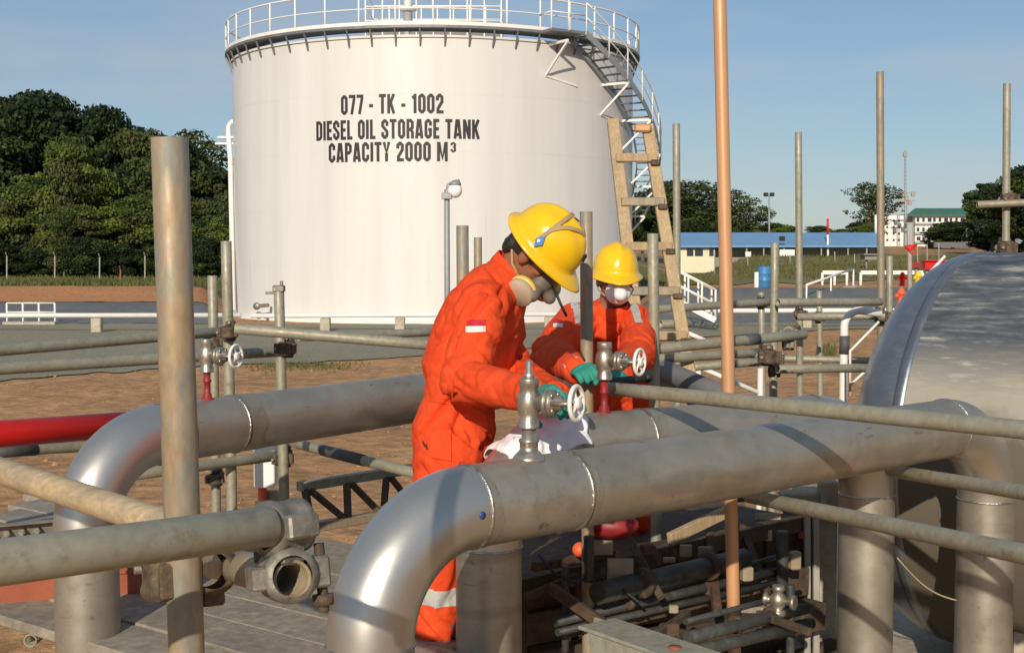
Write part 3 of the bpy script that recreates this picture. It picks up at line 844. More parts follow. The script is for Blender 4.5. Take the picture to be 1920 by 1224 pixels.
for px, Y, top, kind, wd, lab in (
    (-40, 85, 340, 'mid', 1.2, 'leafy undergrowth tree at the extreme left of the forest edge'),
    (30, 84, 352, 'light', 1.15, 'light green undergrowth tree in the left corner above the first fence posts'),
    (92, 86, 332, 'mid', 1.1, 'mid green undergrowth tree beneath the tallest crown'),
    (142, 83, 268, 'light', .62, 'slim bright green sapling rising against the dark trees'),
    (150, 82, 392, 'light', 1.3, 'low bright bush behind the second fence post'),
    (120, 80, 398, 'thin', .8, 'thin pale trunked sapling beside the second fence post'),
    (205, 85, 355, 'mid', 1.1, 'rounded undergrowth tree behind the third fence post'),
    (252, 83, 372, 'light', 1.15, 'pale green bush close to the thick post'),
    (285, 88, 330, 'olive', 1.0, 'olive undergrowth tree hidden partly by the thick post'),
    (352, 85, 395, 'mid', 1.2, 'green bush just right of the thick post'),
    (402, 86, 375, 'olive', 1.0, 'olive bush beside the white riser pipe'),
    (430, 84, 410, 'mid', 1.1, 'dark green bush touching the left side of the tank')):
    tree(kind, px, Y, top, lab, G2, wide=wd, name='forest_edge_tree')
G3 = 'low shrubs at the foot of the forest'
for k, (px, lab) in enumerate(((-20, 'dark low shrub at the far left forest foot'), (60, 'dark low shrub left of the second fence post'), (118, 'dark low shrub right of the second fence post'), (168, 'dark low shrub left of the third fence post'),
               (226, 'dark low shrub by the short leaning fence post'), (300, 'dark low shrub behind the thick post'), (375, 'dark low shrub between the thick post and the tank'))):
    tree('bushd', px, 80+k % 3, 448+(k*37) % 22, lab, G3, name='shrub', cat='shrub')
for px, yt, yb, lab in ((13, 480, 540, 'grey fence post nearest the left picture edge'), (103, 480, 542, 'second grey fence post from the left, by the forest'), (187, 482, 520, 'third grey fence post, half sunk in grass'),
                        (226, 505, 536, 'short reddish fence post stub'), (272, 480, 535, 'grey fence post left of the thick foreground post')):
    b = gp(px, 72.); a = P(px, yt, 72.)
    m_ = MB(); m_.beam(b - V(0,0,.1), a, .07, .07, (0,1,0), .01); m_.beam(a - V(0,0,.02), a + V(.0,-.2,.2), .05, .05, (1,0,0), .01)
    m_.build('fence_post', M['brownbox' if px == 226 else 'post'], label=lab, cat='fence post', group='fence posts before the forest')

G4 = 'trees behind the blue roofed building'
for px, Y, top, kind, wd, lab in (
    (1205, 150, 372, 'dark1', 1.0, 'dark tree behind the timber ladder'),
    (1248, 155, 345, 'dark2', 1.0, 'tall dark tree between the ladder and the first thin pole'),
    (1300, 150, 342, 'thin', 1.7, 'spreading open tree beside the first thin pole'),
    (1318, 148, 398, 'dark1', 1.2, 'dense dark tree left of the rust coloured pole'),
    (1365, 155, 360, 'thin', 1.4, 'thin tree just right of the rust coloured pole'),
    (1412, 160, 388, 'thin', 1.5, 'pale open tree under the distant floodlight'),
    (1385, 158, 415, 'mid', 1.6, 'low dense tree over the blue roof'),
    (1448, 150, 420, 'mid', 1.5, 'low rounded tree right of the floodlight mast'),
    (1478, 165, 425, 'olive', 1.4, 'olive tree left of the second thin pole'),
    (1530, 170, 425, 'mid', 1.6, 'green tree right of the second thin pole'),
    (1575, 172, 432, 'dark1', 1.6, 'small dark tree behind the right end of the blue roof'),
    (1610, 168, 418, 'mid', 1.5, 'bushy green tree left of the white building')):
    tree(kind, px, Y, top, lab, G4, wide=wd)
tree('thin', 1636, 190, 345, 'lone spindly tree with flat sparse crown before the white building', None, wide=1.3)
for px, Y, top, kind, wd, lab in (
    (1785, 215, 418, 'dark1', 2.2, 'round dark tree covering the front of the white building'),
    (1755, 220, 436, 'mid', 2.0, 'low bush left of the round dark tree'),
    (1858, 170, 348, 'dark2', 1.0, 'dark tree left of the far right pole'),
    (1900, 160, 395, 'mid', 1.2, 'lower green tree behind the far right pole'),
    (1935, 150, 318, 'dark1', 1.0, 'tall dark tree cut by the right picture edge'),
    (1850, 175, 425, 'olive', 1.6, 'olive shrub at the right end of the white building')):
    tree(kind, px, Y, top, lab, 'trees around the white building', wide=wd)

# ------------------------------------------------------------------ far buildings
Yb = 112.
def bx(m_, x0, x1, y0, y1, Y, dep):
    a, b = P(x0, y0, Y), P(x1, y1, Y)
    m_.box(((a.x+b.x)/2, Y+dep/2, (a.z+b.z)/2), abs(b.x-a.x), dep, abs(a.z-b.z)); return m_
bl = thing('site_building', 'low long building with bright blue sheet roof', 'building', gp(1455, Yb))
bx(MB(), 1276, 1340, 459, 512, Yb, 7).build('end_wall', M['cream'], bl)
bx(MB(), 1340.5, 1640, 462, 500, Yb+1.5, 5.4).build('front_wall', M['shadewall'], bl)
m_ = MB(); a, b = P(1268, 461, Yb-.6), P(1650, 461, Yb-.6); c_, d_ = P(1268, 436, Yb+6), P(1650, 436, Yb+6)
m_.prism([a, b, d_, c_], (0, 0, -.12)); m_.build('roof', M['blueroof'], bl)
for x0, x1 in ((1288, 1300), (1303, 1318), (1330, 1338)): bx(MB(), x0, x1, 466, 480, Yb-.06, .08).build('window', M['glass'], bl)
for x0 in (1400, 1432, 1470, 1500, 1540, 1590, 1625): MB().cyl(P(x0, 500, Yb-.3), P(x0, 461, Yb-.3), .07, n=6).build('veranda_post', M['post'], bl)
for x0, x1, y0, y1 in ((1398, 1408, 472, 490), (1462, 1490, 468, 480)): bx(MB(), x0, x1, y0, y1, Yb-1.2, .3).build('panel', M['white'], bl)
m_ = MB(); bx(m_, 1462, 1472, 443, 452, Yb-1, .3); m_.build('wall_lamp', M['lens'], bl)
wb = thing('office_building', 'far white three storey building with green roof', 'building', gp(1740, 262.))
Yw = 262.
bx(MB(), 1655, 1694, 404, 470, Yw, 14).build('stair_block', M['bwhite'], wb)
bx(MB(), 1694.5, 1716, 402, 470, Yw+2, 12).build('link_block', M['bgrey'], wb)
bx(MB(), 1716.5, 1832, 402, 470, Yw, 12).build('wall', M['bwhite'], wb)
m_ = MB(); a, b = P(1700, 403, Yw-1), P(1836, 403, Yw-1); c_, d_ = P(1716, 390.5, Yw+6), P(1832, 390.5, Yw+6)
m_.prism([a, b, d_, c_], (0, 0, -.2)); m_.build('roof', M['greenroof'], wb)
for y0 in (409, 427, 444):
    bx(MB(), 1716, 1833, y0+9, y0+12.5, Yw-.5, .6).build('balcony_band', M['bgrey'], wb)
    for k in range(11):
        x0 = 1719 + k*10.3; w_ = 4.5 if (k*7+int(y0)) % 3 else 7.0
        bx(MB(), x0, x0+w_, y0, y0+7, Yw-.06, .1).build('window', M['glass'], wb)
for y0 in (412, 424, 436, 448):
    for x0 in (1662, 1674, 1684): bx(MB(), x0, x0+3.5, y0, y0+4, Yw-.06, .1).build('window', M['glass'], wb)
lw = MB(); bx(lw, 1752, 1830, 454, 464, 200., .5)
lw.build('boundary_wall', M['liner'], label='long low bluish wall in front of the white building', cat='wall')
bx(MB(), 1820, 1834, 428, 462, 199., 2.).build('gate_pillar', M['concrete'], label='pale square pillar at the right end of the low wall', cat='pillar')
# antenna mast
Ym = 250.; a = P(1697, 470, Ym); b = P(1697, 282, Ym)
t = thing('antenna_mast', 'slender lattice antenna mast beside the white building', 'antenna', gp(1697, Ym))
m_ = MB()
for dx, dy in ((-.4,-.3), (.4,-.3), (0,.4)): m_.path([a+V(dx,dy,0), b+V(dx*.25,dy*.25,0)], .05, 5)
for k in range(26):
    z0 = a.lerp(b, k/26); z1 = a.lerp(b, (k+1)/26); s_ = 1-.75*k/26
    m_.path([z0+V(-.4*s_,-.3*s_,0), z1+V(.4*s_,-.3*s_,0)], .03, 4); m_.path([z0+V(.4*s_,-.3*s_,0), z1+V(-.4*s_,-.3*s_,0)], .03, 4)
m_.build('mast', M['greyp'], t)
for k, (px, py) in enumerate(((1692, 366), (1700, 372), (1712, 364), (1706, 380), (1690, 382), (1697, 290))):
    MB().box(P(px, py, Ym), .7, .5, .9, bev=.05).build('antenna_panel', M['post'], t)
for py in (376, 362): MB().box(P(1700, py, Ym), 3.5, .3, .18).build('cross_arm', M['post'], t)
# flood light mast
a = gp(1442, 120.); b = P(1442, 366, 120.)
t = thing('floodlight_mast', 'thin far floodlight mast above the blue roof', 'floodlight', a)
MB().cyl(a, b, .10, .07, n=8).build('pole', M['greyp'], t)
for dx in (-.32, .25): MB().box(b + V(dx, -.1, .05), .42, .3, .36, bev=.04).build('lamp_head', M['lens'], t)
# red and white marker posts
for px, y0, y1, ym, Y, lab, mm in ((1643, 403, 458, 440, 118., 'white and orange marker post left of the tall pole', 'orangep'), (1552, 410, 462, 440, 112., 'thin white flag post over the right end of the blue roof', 'redp')):
    t = thing('marker_post', lab, 'marker post', P(px, y1, Y), 'marker posts by the blue roof')
    MB().cyl(gp(px, Y), P(px, ym, Y), .22 if mm == 'orangep' else .1, n=8).build('lower_post', M[mm if mm == 'orangep' else 'white'], t)
    MB().cyl(P(px, ym-.2, Y), P(px, y0, Y), .16 if mm == 'orangep' else .1, n=8).build('upper_post', M['white' if mm == 'orangep' else 'redp'], t)
# blue drum, hydrants, red boxes, slender fence posts on the hillside
t = thing('plastic_drum', 'blue plastic drum on the hillside below the blue roof', 'drum', gp(1433, 50.))
c_ = gp(1433, 50.); MB().lathe(c_, (0,0,1), [(.23,0), (.25,.04), (.25,.27), (.265,.29), (.25,.31), (.25,.54), (.265,.56), (.25,.58), (.25,.80), (.21,.83)], 18).build('barrel', M['blue'], t)
MB().box(gp(1418, 50., .3), .16, .16, .62, bev=.02).build('stand', M['white'], t)
def hyd(px, py_top, py_bot, Y, lab):
    a, b = P(px, py_bot, Y), P(px, py_top, Y); h = b.z-a.z
    t = thing('fire_monitor', lab, 'fire monitor', a, 'red fire monitors beyond the vessel')
    MB().cyl(a, b-V(0,0,h*.08), h*.045, n=10).build('stand_pipe', M['post'], t)
    m_ = MB(); m_.ell(b, h*.06, h*.06, h*.07, n=10, m=6); m_.path([b+V(-h*.1,0,h*.02), b, b+V(h*.13,-.05,h*.07)], [h*.035, h*.045, h*.025], 8); m_.torus(b+V(h*.04,-.08,-h*.06), (0,1,0), h*.05, h*.014, 12, 6)
    m_.build('nozzle', M['redp'], t)
hyd(1706, 465, 560, 36., 'red fire monitor on a grey stand behind the steel vessel')
def hydrant(px, py, Y, h, mm, lab):
    c_ = P(px, py, Y)
    t = thing('fire_hydrant', lab, 'hydrant', c_-V(0,0,h/2))
    MB().lathe(c_-V(0,0,h/2), (0,0,1), [(h*.28,0), (h*.28,.06*h), (h*.18,.07*h), (h*.18,.62*h), (h*.24,.64*h), (h*.24,.7*h), (h*.2,.72*h), (h*.14,.9*h), (.02,h)], 14).build('body', M[mm], t)
    for s_ in (-1, 1): MB().cyl(c_+V(s_*h*.12,0,h*.05), c_+V(s_*h*.34,-.02,h*.05), h*.1, n=10).build('outlet', M[mm], t)
hydrant(1690, 556, 34., .5, 'orangep', 'orange red hydrant between the thin poles and the vessel')
hydrant(1722, 522, 36., .42, 'yellow', 'yellow capped hydrant peeping over the vessel edge')
hydrant(1692, 523, 38., .42, 'redp', 'small red hydrant behind the white walkway frame')
m_ = MB(); bx(m_, 1735, 1776, 490, 505, 44., .5); t = thing('hose_box', 'bright red hose box above the steel vessel', 'box', P(1755, 505, 44.))
m_.build('body', M['redp'], t); bx(MB(), 1735, 1776, 487.5, 489.8, 43.9, .7).build('lid', M['redp'], t)
for lx in (1738, 1772): MB().cyl(gp(lx, 44.2), P(lx, 505, 44.2), .05, n=6).build('leg', M['post'], t)
m_ = MB(); bx(m_, 1708, 1728, 492, 502, 44., .4); t = thing('hose_box', 'smaller dark red hose box left of the bright red one', 'box', P(1718, 502, 44.))
m_.build('body', M['redstem'], t); MB().cyl(gp(1718, 44.2), P(1718, 502, 44.2), .06, n=6).build('leg', M['post'], t)
m_ = MB(); bx(m_, 1622, 1648, 478, 487, 70., 1.); bx(m_, 1620, 1650, 476, 478, 69.8, 1.4)
for lx in (1624, 1646): m_.cyl(gp(lx, 70.3), P(lx, 486, 70.3), .06, n=6)
m_.build('meter_hut', M['shadewall'], label='tiny grey hut on the hillside left of the tall pole', cat='hut')
for k, (px, Y, yt, lab) in enumerate(((1340, 90, 472, 'thin fence stake right of the cream end wall'), (1402, 80, 484, 'thin fence stake left of the blue drum'), (1481, 82, 478, 'thin fence stake left of the second thin pole'),
        (1565, 84, 472, 'thin fence stake in the middle of the hillside'), (1602, 80, 476, 'thin fence stake left of the tiny hut'), (1738, 76, 458, 'thin fence stake above the smaller red box'), (1760, 76, 455, 'thin fence stake over the bright red box'), (1720, 78, 462, 'thin fence stake right of the red monitor'))):
    MB().cyl(gp(px, Y), P(px, yt, Y), .04, n=6).build('fence_stake', M['post'], label=lab, cat='fence stake', group='thin stakes on the hillside')

# ------------------------------------------------------------------ process pipes
PR, ER, PZ = .1095, .305, 1.83
def process_pipe(label, c1, c2, zb1, zb2, welds, heat_at):
    a, b = Vector((c1[0], c1[1], PZ)), Vector((c2[0], c2[1], PZ)); d = (b-a).normalized(); Ln = (b-a).length
    t = thing('process_pipe', label, 'pipe', (a+b)/2 - V(0,0,PZ), 'large bare steel process pipes')
    N_ = 72
    m_ = MB(); k = max(8, int((Ln-2*ER)/.08))
    m_.path([a + d*(ER + (Ln-2*ER)*i/k) for i in range(k+1)], PR, N_, False); m_.build('pipe_run', M['steel'], t)
    for (c, s, zb) in ((a, 1, zb1), (b, -1, zb2)):
        pts = []
        for i in range(19):
            th = math.pi/2*i/18
            pts.append(c + d*s*ER*(1-math.cos(th)) + V(0,0,-ER*(1-math.sin(th))))
        MB().path(pts, PR*1.004, N_, False).build('elbow', M['elbow'], t)
        m_ = MB(); q = 12
        m_.path([c + V(0,0,-ER - (PZ-ER-zb)*i/q) for i in range(q+1)], PR, N_, False); leg = m_.build('leg', M['steel'], t)
        MB().torus(c + V(0,0,-ER), (0,0,1), PR, .0045, 48, 8).build('weld', M['weld'], t); MB().torus(c + d*s*ER, d, PR, .0045, 48, 8).build('weld', M['weld'], t)
        MB().lathe((c.x, c.y, zb), (0,0,1), [(PR, .10), (PR+.02, .06), (PR+.075, .045), (PR+.075, 0), (PR-.01, 0)], 40).build('flange', M['bright'], t)
        zf = zb + .0
    for s_ in welds:
        MB().torus(a + d*s_, d, PR, .005, 48, 8).build('weld', M['weld'], t)
    for s_, w_ in heat_at:
        q = a + d*s_
        MB().rings([[q + d*(h*(.75 + .8*noise.noise(Vector((math.cos(2*math.pi*j/N_)*1.1, math.sin(2*math.pi*j/N_)*1.1, s_*9))) + .10*noise.noise(Vector((j*.7, s_, 0))))) + (X*math.cos(2*math.pi*j/N_) + Yv*math.sin(2*math.pi*j/N_))*(PR+.0016) for j in range(N_)] for X, Yv in [frame(d)[:2]] for h in (0, w_)], True, False, False).build('heat_band', M['heat'], t)
    return t, a, b, d, Ln
pipeA = process_pipe('nearest thick bare steel pipe curving down at its left elbow, lower centre of the photo', (-.3515, 3.125), (1.87, 5.0), .5, .5, [.66], [(.308, .035), (.67, .04)])
pipeB = process_pipe('middle steel pipe behind the nearest one, partly under the white rag', (-.077, 4.19), (1.428, 5.10), .5, .78, [.62], [(.63, .05)])
pipeC = process_pipe('left steel pipe with bright elbow running behind the bending worker', (-1.481, 4.40), (.60, 7.187), .4, .4, [.66, .40], [(.67, .11), (.34, .05)])
# paint dot on the nearest pipe
def dot(pipe, px, py, Y, r):
    t, a, b, d, Ln = pipe
    # aim at the pipe surface along the ray through the pixel
    o = Vector((0,0,CAMZ)); ray = (P(px, py, Y)-o).normalized()
    w_ = o - a; r1 = ray - d*ray.dot(d); w1 = w_ - d*w_.dot(d)
    A = r1.dot(r1); B = 2*r1.dot(w1); Cc = w1.dot(w1) - (PR+.001)**2
    tt = (-B - math.sqrt(max(B*B-4*A*Cc, 0)))/(2*A); p_ = o + ray*tt
    ax = a + d*((p_-a).dot(d)); nrm = (p_-ax).normalized()
    MB().lathe(p_ - nrm*.001, nrm, [(r, 0), (r, .002), (.0005, .0026)], 16).build('paint_dot', M['dot'], t)
dot(pipeA, 905, 966, 3.3, .010)

# small blue grey pipe, red pipe
a, b = P(1195, 672, 6.9), P(1352, 742, 6.1)
MB().path([a, a.lerp(b,.5), b, b+V(.05,-.02,-.1), b+V(.07,-.03,-.5)], .055, 20).build('pipe', M['liner'], label='slim bluish pipe sloping down behind the rust coloured pole', cat='pipe')
a, b = P(-60, 818, 4.98), P(330, 788, 5.6)
a = a + (a-b).normalized()*2.
t = thing('red_pipe', 'bright red fire pipe at left passing behind the bright elbow', 'pipe', (a+b)/2)
MB().path([a, a.lerp(b, .33), a.lerp(b, .66), b], .0545, 28).build('pipe', M['redp'], t)
MB().cyl(b, b + (b-a).normalized()*.05, .075, n=24).build('flange', M['redp'], t)

# ------------------------------------------------------------------ vessel
VA = Vector((math.cos(R(42)), -math.sin(R(42)), 0)); VC = Vector((2.30, 6.3, 1.535)); VR = .955
def vessel_mat():
    m = mat('vessel_cladding', (.37,.345,.285), (.31,.29,.235), (.41,.385,.32), rough=.68, metal=.05, spec=.22, scale=2.5, detail=8, stretch=(1,1,1), bump=.2, bscale=18, bdist=.006, rvar=.08)
    t = m.node_tree; N = t.nodes; Lk = t.links.new; b = N['Principled BSDF']
    base = b.inputs['Base Color'].links[0].from_socket
    tco = N.new('ShaderNodeTexCoord'); mp1 = N.new('ShaderNodeMapping'); mp1.inputs['Scale'].default_value = (1.0, 1.0, 9.)
    Lk(tco.outputs['Object'], mp1.inputs['Vector'])
    n1 = N.new('ShaderNodeTexNoise'); n1.inputs['Scale'].default_value = 3.6; n1.inputs['Detail'].default_value = 9; n1.inputs['Roughness'].default_value = .68
    Lk(mp1.outputs['Vector'], n1.inputs['Vector'])
    r1 = N.new('ShaderNodeValToRGB'); e = r1.color_ramp.elements
    e[0].position = .40; e[0].color = (.055, .066, .08, 1); e[1].position = .655; e[1].color = (.36, .345, .30, 1)
    k = r1.color_ramp.elements.new(.50); k.color = (.095, .108, .122, 1)
    k = r1.color_ramp.elements.new(.57); k.color = (.15, .158, .16, 1)
    Lk(n1.outputs['Fac'], r1.inputs['Fac'])
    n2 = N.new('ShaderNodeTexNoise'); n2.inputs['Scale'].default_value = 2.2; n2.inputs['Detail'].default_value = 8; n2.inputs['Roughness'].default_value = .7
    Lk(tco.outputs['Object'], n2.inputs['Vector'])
    sx = N.new('ShaderNodeSeparateXYZ'); Lk(tco.outputs['Object'], sx.inputs[0])
    ma = N.new('ShaderNodeMath'); ma.operation = 'MULTIPLY_ADD'; ma.inputs[1].default_value = .42; Lk(n1.outputs['Fac'], ma.inputs[0]); Lk(sx.outputs['Z'], ma.inputs[2])
    mr = N.new('ShaderNodeMapRange'); mr.inputs['From Min'].default_value = 1.56; mr.inputs['From Max'].default_value = 1.76
    Lk(ma.outputs[0], mr.inputs['Value'])
    x = N.new('ShaderNodeMix'); x.data_type = 'RGBA'; Lk(mr.outputs['Result'], x.inputs['Factor']); Lk(base, x.inputs['A']); Lk(r1.outputs['Color'], x.inputs['B'])
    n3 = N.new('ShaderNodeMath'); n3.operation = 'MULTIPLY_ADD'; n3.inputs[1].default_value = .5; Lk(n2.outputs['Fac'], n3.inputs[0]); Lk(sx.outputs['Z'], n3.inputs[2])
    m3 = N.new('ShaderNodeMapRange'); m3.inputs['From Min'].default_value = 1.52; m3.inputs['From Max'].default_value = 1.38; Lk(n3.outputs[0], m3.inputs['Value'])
    y = N.new('ShaderNodeMix'); y.data_type = 'RGBA'; y.inputs['B'].default_value = (.14, .118, .088, 1)     # underside shade put into the belly's colour
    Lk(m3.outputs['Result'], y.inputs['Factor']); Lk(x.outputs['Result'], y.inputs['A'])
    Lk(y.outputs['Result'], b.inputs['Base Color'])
    return m
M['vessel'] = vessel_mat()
M['head'] = mat('vessel_head_steel', (.30,.32,.34), (.22,.24,.265), (.38,.39,.38), rough=.34, metal=.8, scale=3, detail=8, stretch=(1,1,2.5), bump=.05, bscale=25, rvar=.1)
ves = thing('pressure_vessel', 'big grey horizontal steel vessel with dished end at right', 'vessel', (VC.x+.8, VC.y-.4, .55))
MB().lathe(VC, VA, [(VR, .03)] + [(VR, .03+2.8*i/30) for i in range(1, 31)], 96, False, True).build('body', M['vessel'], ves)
MB().lathe(VC, VA, [(VR*math.cos(R(90*(1-i/16))), -.45*math.sin(R(90*(1-i/16)))) for i in range(17)] + [(VR, .01)], 96, False, False).build('dished_end', M['head'], ves)
MB().lathe(VC, VA, [(VR-.01, -.012), (VR+.006, -.008), (VR+.008, .02), (VR+.006, .04), (VR-.01, .047)], 96, False, False).build('seam_band', M['head'], ves)
for s_ in (.55, 2.2):
    q = VC + VA*s_; X = V(VA.y, -VA.x, 0)
    MB().box((q.x, q.y, .55+.35), .22, 1.3, .7, (VA, X, V(0,0,1)), .01).build('saddle', M['concrete'], ves)
MB().lathe(VC + VA*1.15 + V(-VA.y*-1, 0, 0)*0 + (V(VA.y, -VA.x, 0)*(-1 if V(VA.y,-VA.x,0).y > 0 else 1))*(VR-.005)*.97 + V(0,0,.2), (V(VA.y,-VA.x,0)*(-1 if V(VA.y,-VA.x,0).y > 0 else 1)*.97 + V(0,0,.22)), [(.03,0), (.03,.02), (.001,.022)], 16).build('sight_port', M['band'], ves)
sl = MB(); sl.box((2.9, 7.0, .27), 3.2, 3.4, .54, bev=.02)
sl.build('concrete_slab', M['concrete'], label='low pale concrete base slab beneath the horizontal vessel', cat='slab')
m_ = MB(); a = P(1500, 1215, 6.3); b = P(1572, 925, 6.3)
m_.box(((a.x+b.x)/2, 6.42, (b.z+.3)/2), b.x-a.x, .24, b.z-.3, bev=.012); pl = m_.build('concrete_pier', M['concrete'], label='sunlit cream concrete pier left of the round steel legs', cat='pier')
m_ = MB(); m_.box(P(1520, 940, 6.25), .30, .12, .10, bev=.01); m_.box(P(1555, 925, 6.2), .1, .1, .12, bev=.01)
for q in (1508, 1545): m_.cyl(P(q, 940, 6.19), P(q, 940, 6.14), .018, n=6)
m_.build('bracket', M['tag'], pl)
# thin chain under the vessel
pts = []
for i in range(16):
    s_ = i/15; pts.append(P(1682 + 112*s_, 1045 + 80*s_ + 16*math.sin(math.pi*s_), 4.98))
MB().path(pts, .0035, 6).build('cable', M['tag'], label='thin pale cable sagging between the two right pipe legs', cat='cable')

# ------------------------------------------------------------------ scaffolding
GT = 'scaffold tubes of the pipe rack'
TR_ = .0242
def T(label, a, b, m='galv', ground=False, r=TR_, bands=(), name='scaffold_tube'):
    left_out, right_out = a[0] < -50 and not ground, b[0] > 1970
    a, b = P(*a), P(*b)
    if left_out: a = a + (a-b).normalized()*1.6          # carries on well outside the picture
    if right_out: b = b + (b-a).normalized()*.7
    if ground:                                  # upright: carry the lower end to the ground
        d = (b-a); k = (a.z-0.0)/(a.z-b.z); b = a + d*k
    if not bands:
        return MB().tube(a, b, r).build(name, M[m], label=label, cat='tube', group=GT)
    t = thing(name, label, 'tube', (a+b)/2, GT)
    MB().tube(a, b, r).build('pipe', M[m], t)
    for s0, s1 in bands:
        MB().lathe(a.lerp(b, s0), b-a, [(r, 0), (r+.003, .001), (r+.003, (b-a).length*(s1-s0)), (r, (b-a).length*(s1-s0)+.001)], 20).build('sleeve_or_shade_band', M['band'], t)  # real sleeves, plus painted shade on the sloping tube at left
    return t
# near ones, left
T('thickest foreground tube, standing upright and rust tinted at left', (318, 258, 1.70), (350, 1224, 1.72), 'galvold', True)
T('close horizontal grey tube across the lower left corner', (-60, 1062, 1.26), (505, 986, 1.52))
T('short open ended tube stub pointing at the viewer in the big clamp', (549, 1086, 1.53), (395, 1052, 1.98), 'galvold')
T('sun bleached sloping tube entering at the left edge behind the upright', (-60, 862, 2.35), (345, 995, 1.88), 'bleached', r=.0235)
# near ones, right
T('long grey tube sloping across in front of the nearest pipe at right', (1142, 728, 4.62), (1985, 812, 3.05))
T('lower right tube emerging under the nearest pipe, upper of two', (1670, 882, 4.80), (1985, 934, 3.75))
T('lowest right tube crossing in front of both round pipe legs', (1405, 930, 4.45), (1985, 1052, 2.78))
T('tall rust coloured upright pole rising past the top of the photo', (1348, -60, 5.12), (1366, 735, 5.1), 'peach', True, r=.0268)
# left uprights
T('shorter upright tube of the close left pair', (398, 517, 6.35), (405, 930, 6.35), ground=True)
T('taller upright tube of the close left pair, by the white riser', (424, 452, 5.75), (435, 955, 5.75), ground=True)
T('upright tube with a square cap before the left part of the tank', (523, 545, 5.9), (533, 935, 5.9), ground=True)
T('stout upright stub rising behind the bending worker’s back'.replace('’', "'"), (867, 423, 5.0), (870, 900, 5.0), 'galvold', True)
T("thinner upright stub right beside the stout one behind the bending worker's neck", (896, 445, 7.6), (898, 800, 7.6), 'galvold', True)
T('upright tube standing between the two workers', (1099, 397, 4.85), (1101, 800, 4.85), 'galvold', True)
T("upright tube just right of the masked worker's shoulder", (1224, 438, 5.6), (1227, 720, 5.6), ground=True)
# left horizontals
T('upper of two parallel tubes crossing the grey gravel at left', (-60, 662, 5.1), (412, 622, 6.2), bands=())
T('lower of two parallel tubes crossing the grey gravel at left', (-60, 695, 4.9), (540, 658, 6.1), bands=((.40, .50),))
T('horizontal tube from the left pair to the bending worker', (440, 616, 5.6), (826, 648, 5.7))
T('second thinner tube parallel behind it against the gravel', (560, 632, 6.9), (830, 622, 7.6))
T('short tube under the bright left elbow, at the left edge', (-60, 850, 5.3), (300, 828, 6.1), bands=((.66, .74),))
T('tube below the left pipe between the thick upright and a clamp', (235, 892, 5.2), (534, 852, 6.0))
T('sloping tube with a painted shade band beneath the left pipe', (558, 832, 6.3), (800, 892, 5.5), bands=((.22, .55),))  # dark band colours in the shaded middle of this tube
# right uprights
T('thin upright pole just right of the timber ladder', (1268, 232, 8.3), (1270, 690, 8.3), ground=True)
T('thin upright pole in the middle of the right sky', (1497, 248, 8.9), (1500, 725, 8.9), ground=True)
T('tallest thin upright pole at right, left of the white building', (1650, 135, 8.3), (1652, 620, 8.3), 'galvold', True)
T('upright pole near the right picture edge', (1888, 157, 8.3), (1886, 470, 8.3), ground=True)
T('upright tube in front of the blue roof with a paler lower sleeve', (1453, 455, 7.6), (1450, 725, 7.6), 'galv', True)
T('slim short upright tube touching the left of the blue roof tube', (1427, 548, 9.2), (1430, 725, 9.2), ground=True)
T('slim upright tube left of the white bent vent', (1536, 545, 10.5), (1538, 725, 10.5), ground=True)
T('short grey tube standing right of the tallest right pole', (1668, 480, 9.5), (1668, 600, 9.5), ground=True)
# right horizontals
T('long tube from the masked worker to the rusty clamp cluster', (1212, 656, 5.65), (1508, 627, 6.3), bands=((.60, .68),))
T('tube just under the long one, ending in the rusty clamps', (1228, 673, 6.6), (1432, 661, 7.1), bands=((.88, .99),))
T('thin tube above the sloping white handrail', (1300, 688, 7.2), (1452, 676, 7.4))
T('tube running right from the rusty clamps to the vessel', (1458, 692, 7.0), (1632, 690, 7.3))
T('thin tube behind it at the same height', (1470, 672, 9.), (1640, 676, 9.))
T('upper tube across the grey bank between two right uprights', (1458, 567, 7.5), (1652, 566, 7.9))
T('tube left of it reaching the timber ladder', (1232, 580, 7.6), (1446, 566, 8.3))
T('short tube with clamps below the white ground pipe', (1496, 594, 8.4), (1660, 592, 8.2))
T('little tube behind the ladder foot', (1238, 608, 7.2), (1292, 606, 7.3))
T('short horizontal tube crossing the far right upright pole', (1832, 384, 8.25), (1975, 378, 8.2), 'galvold')

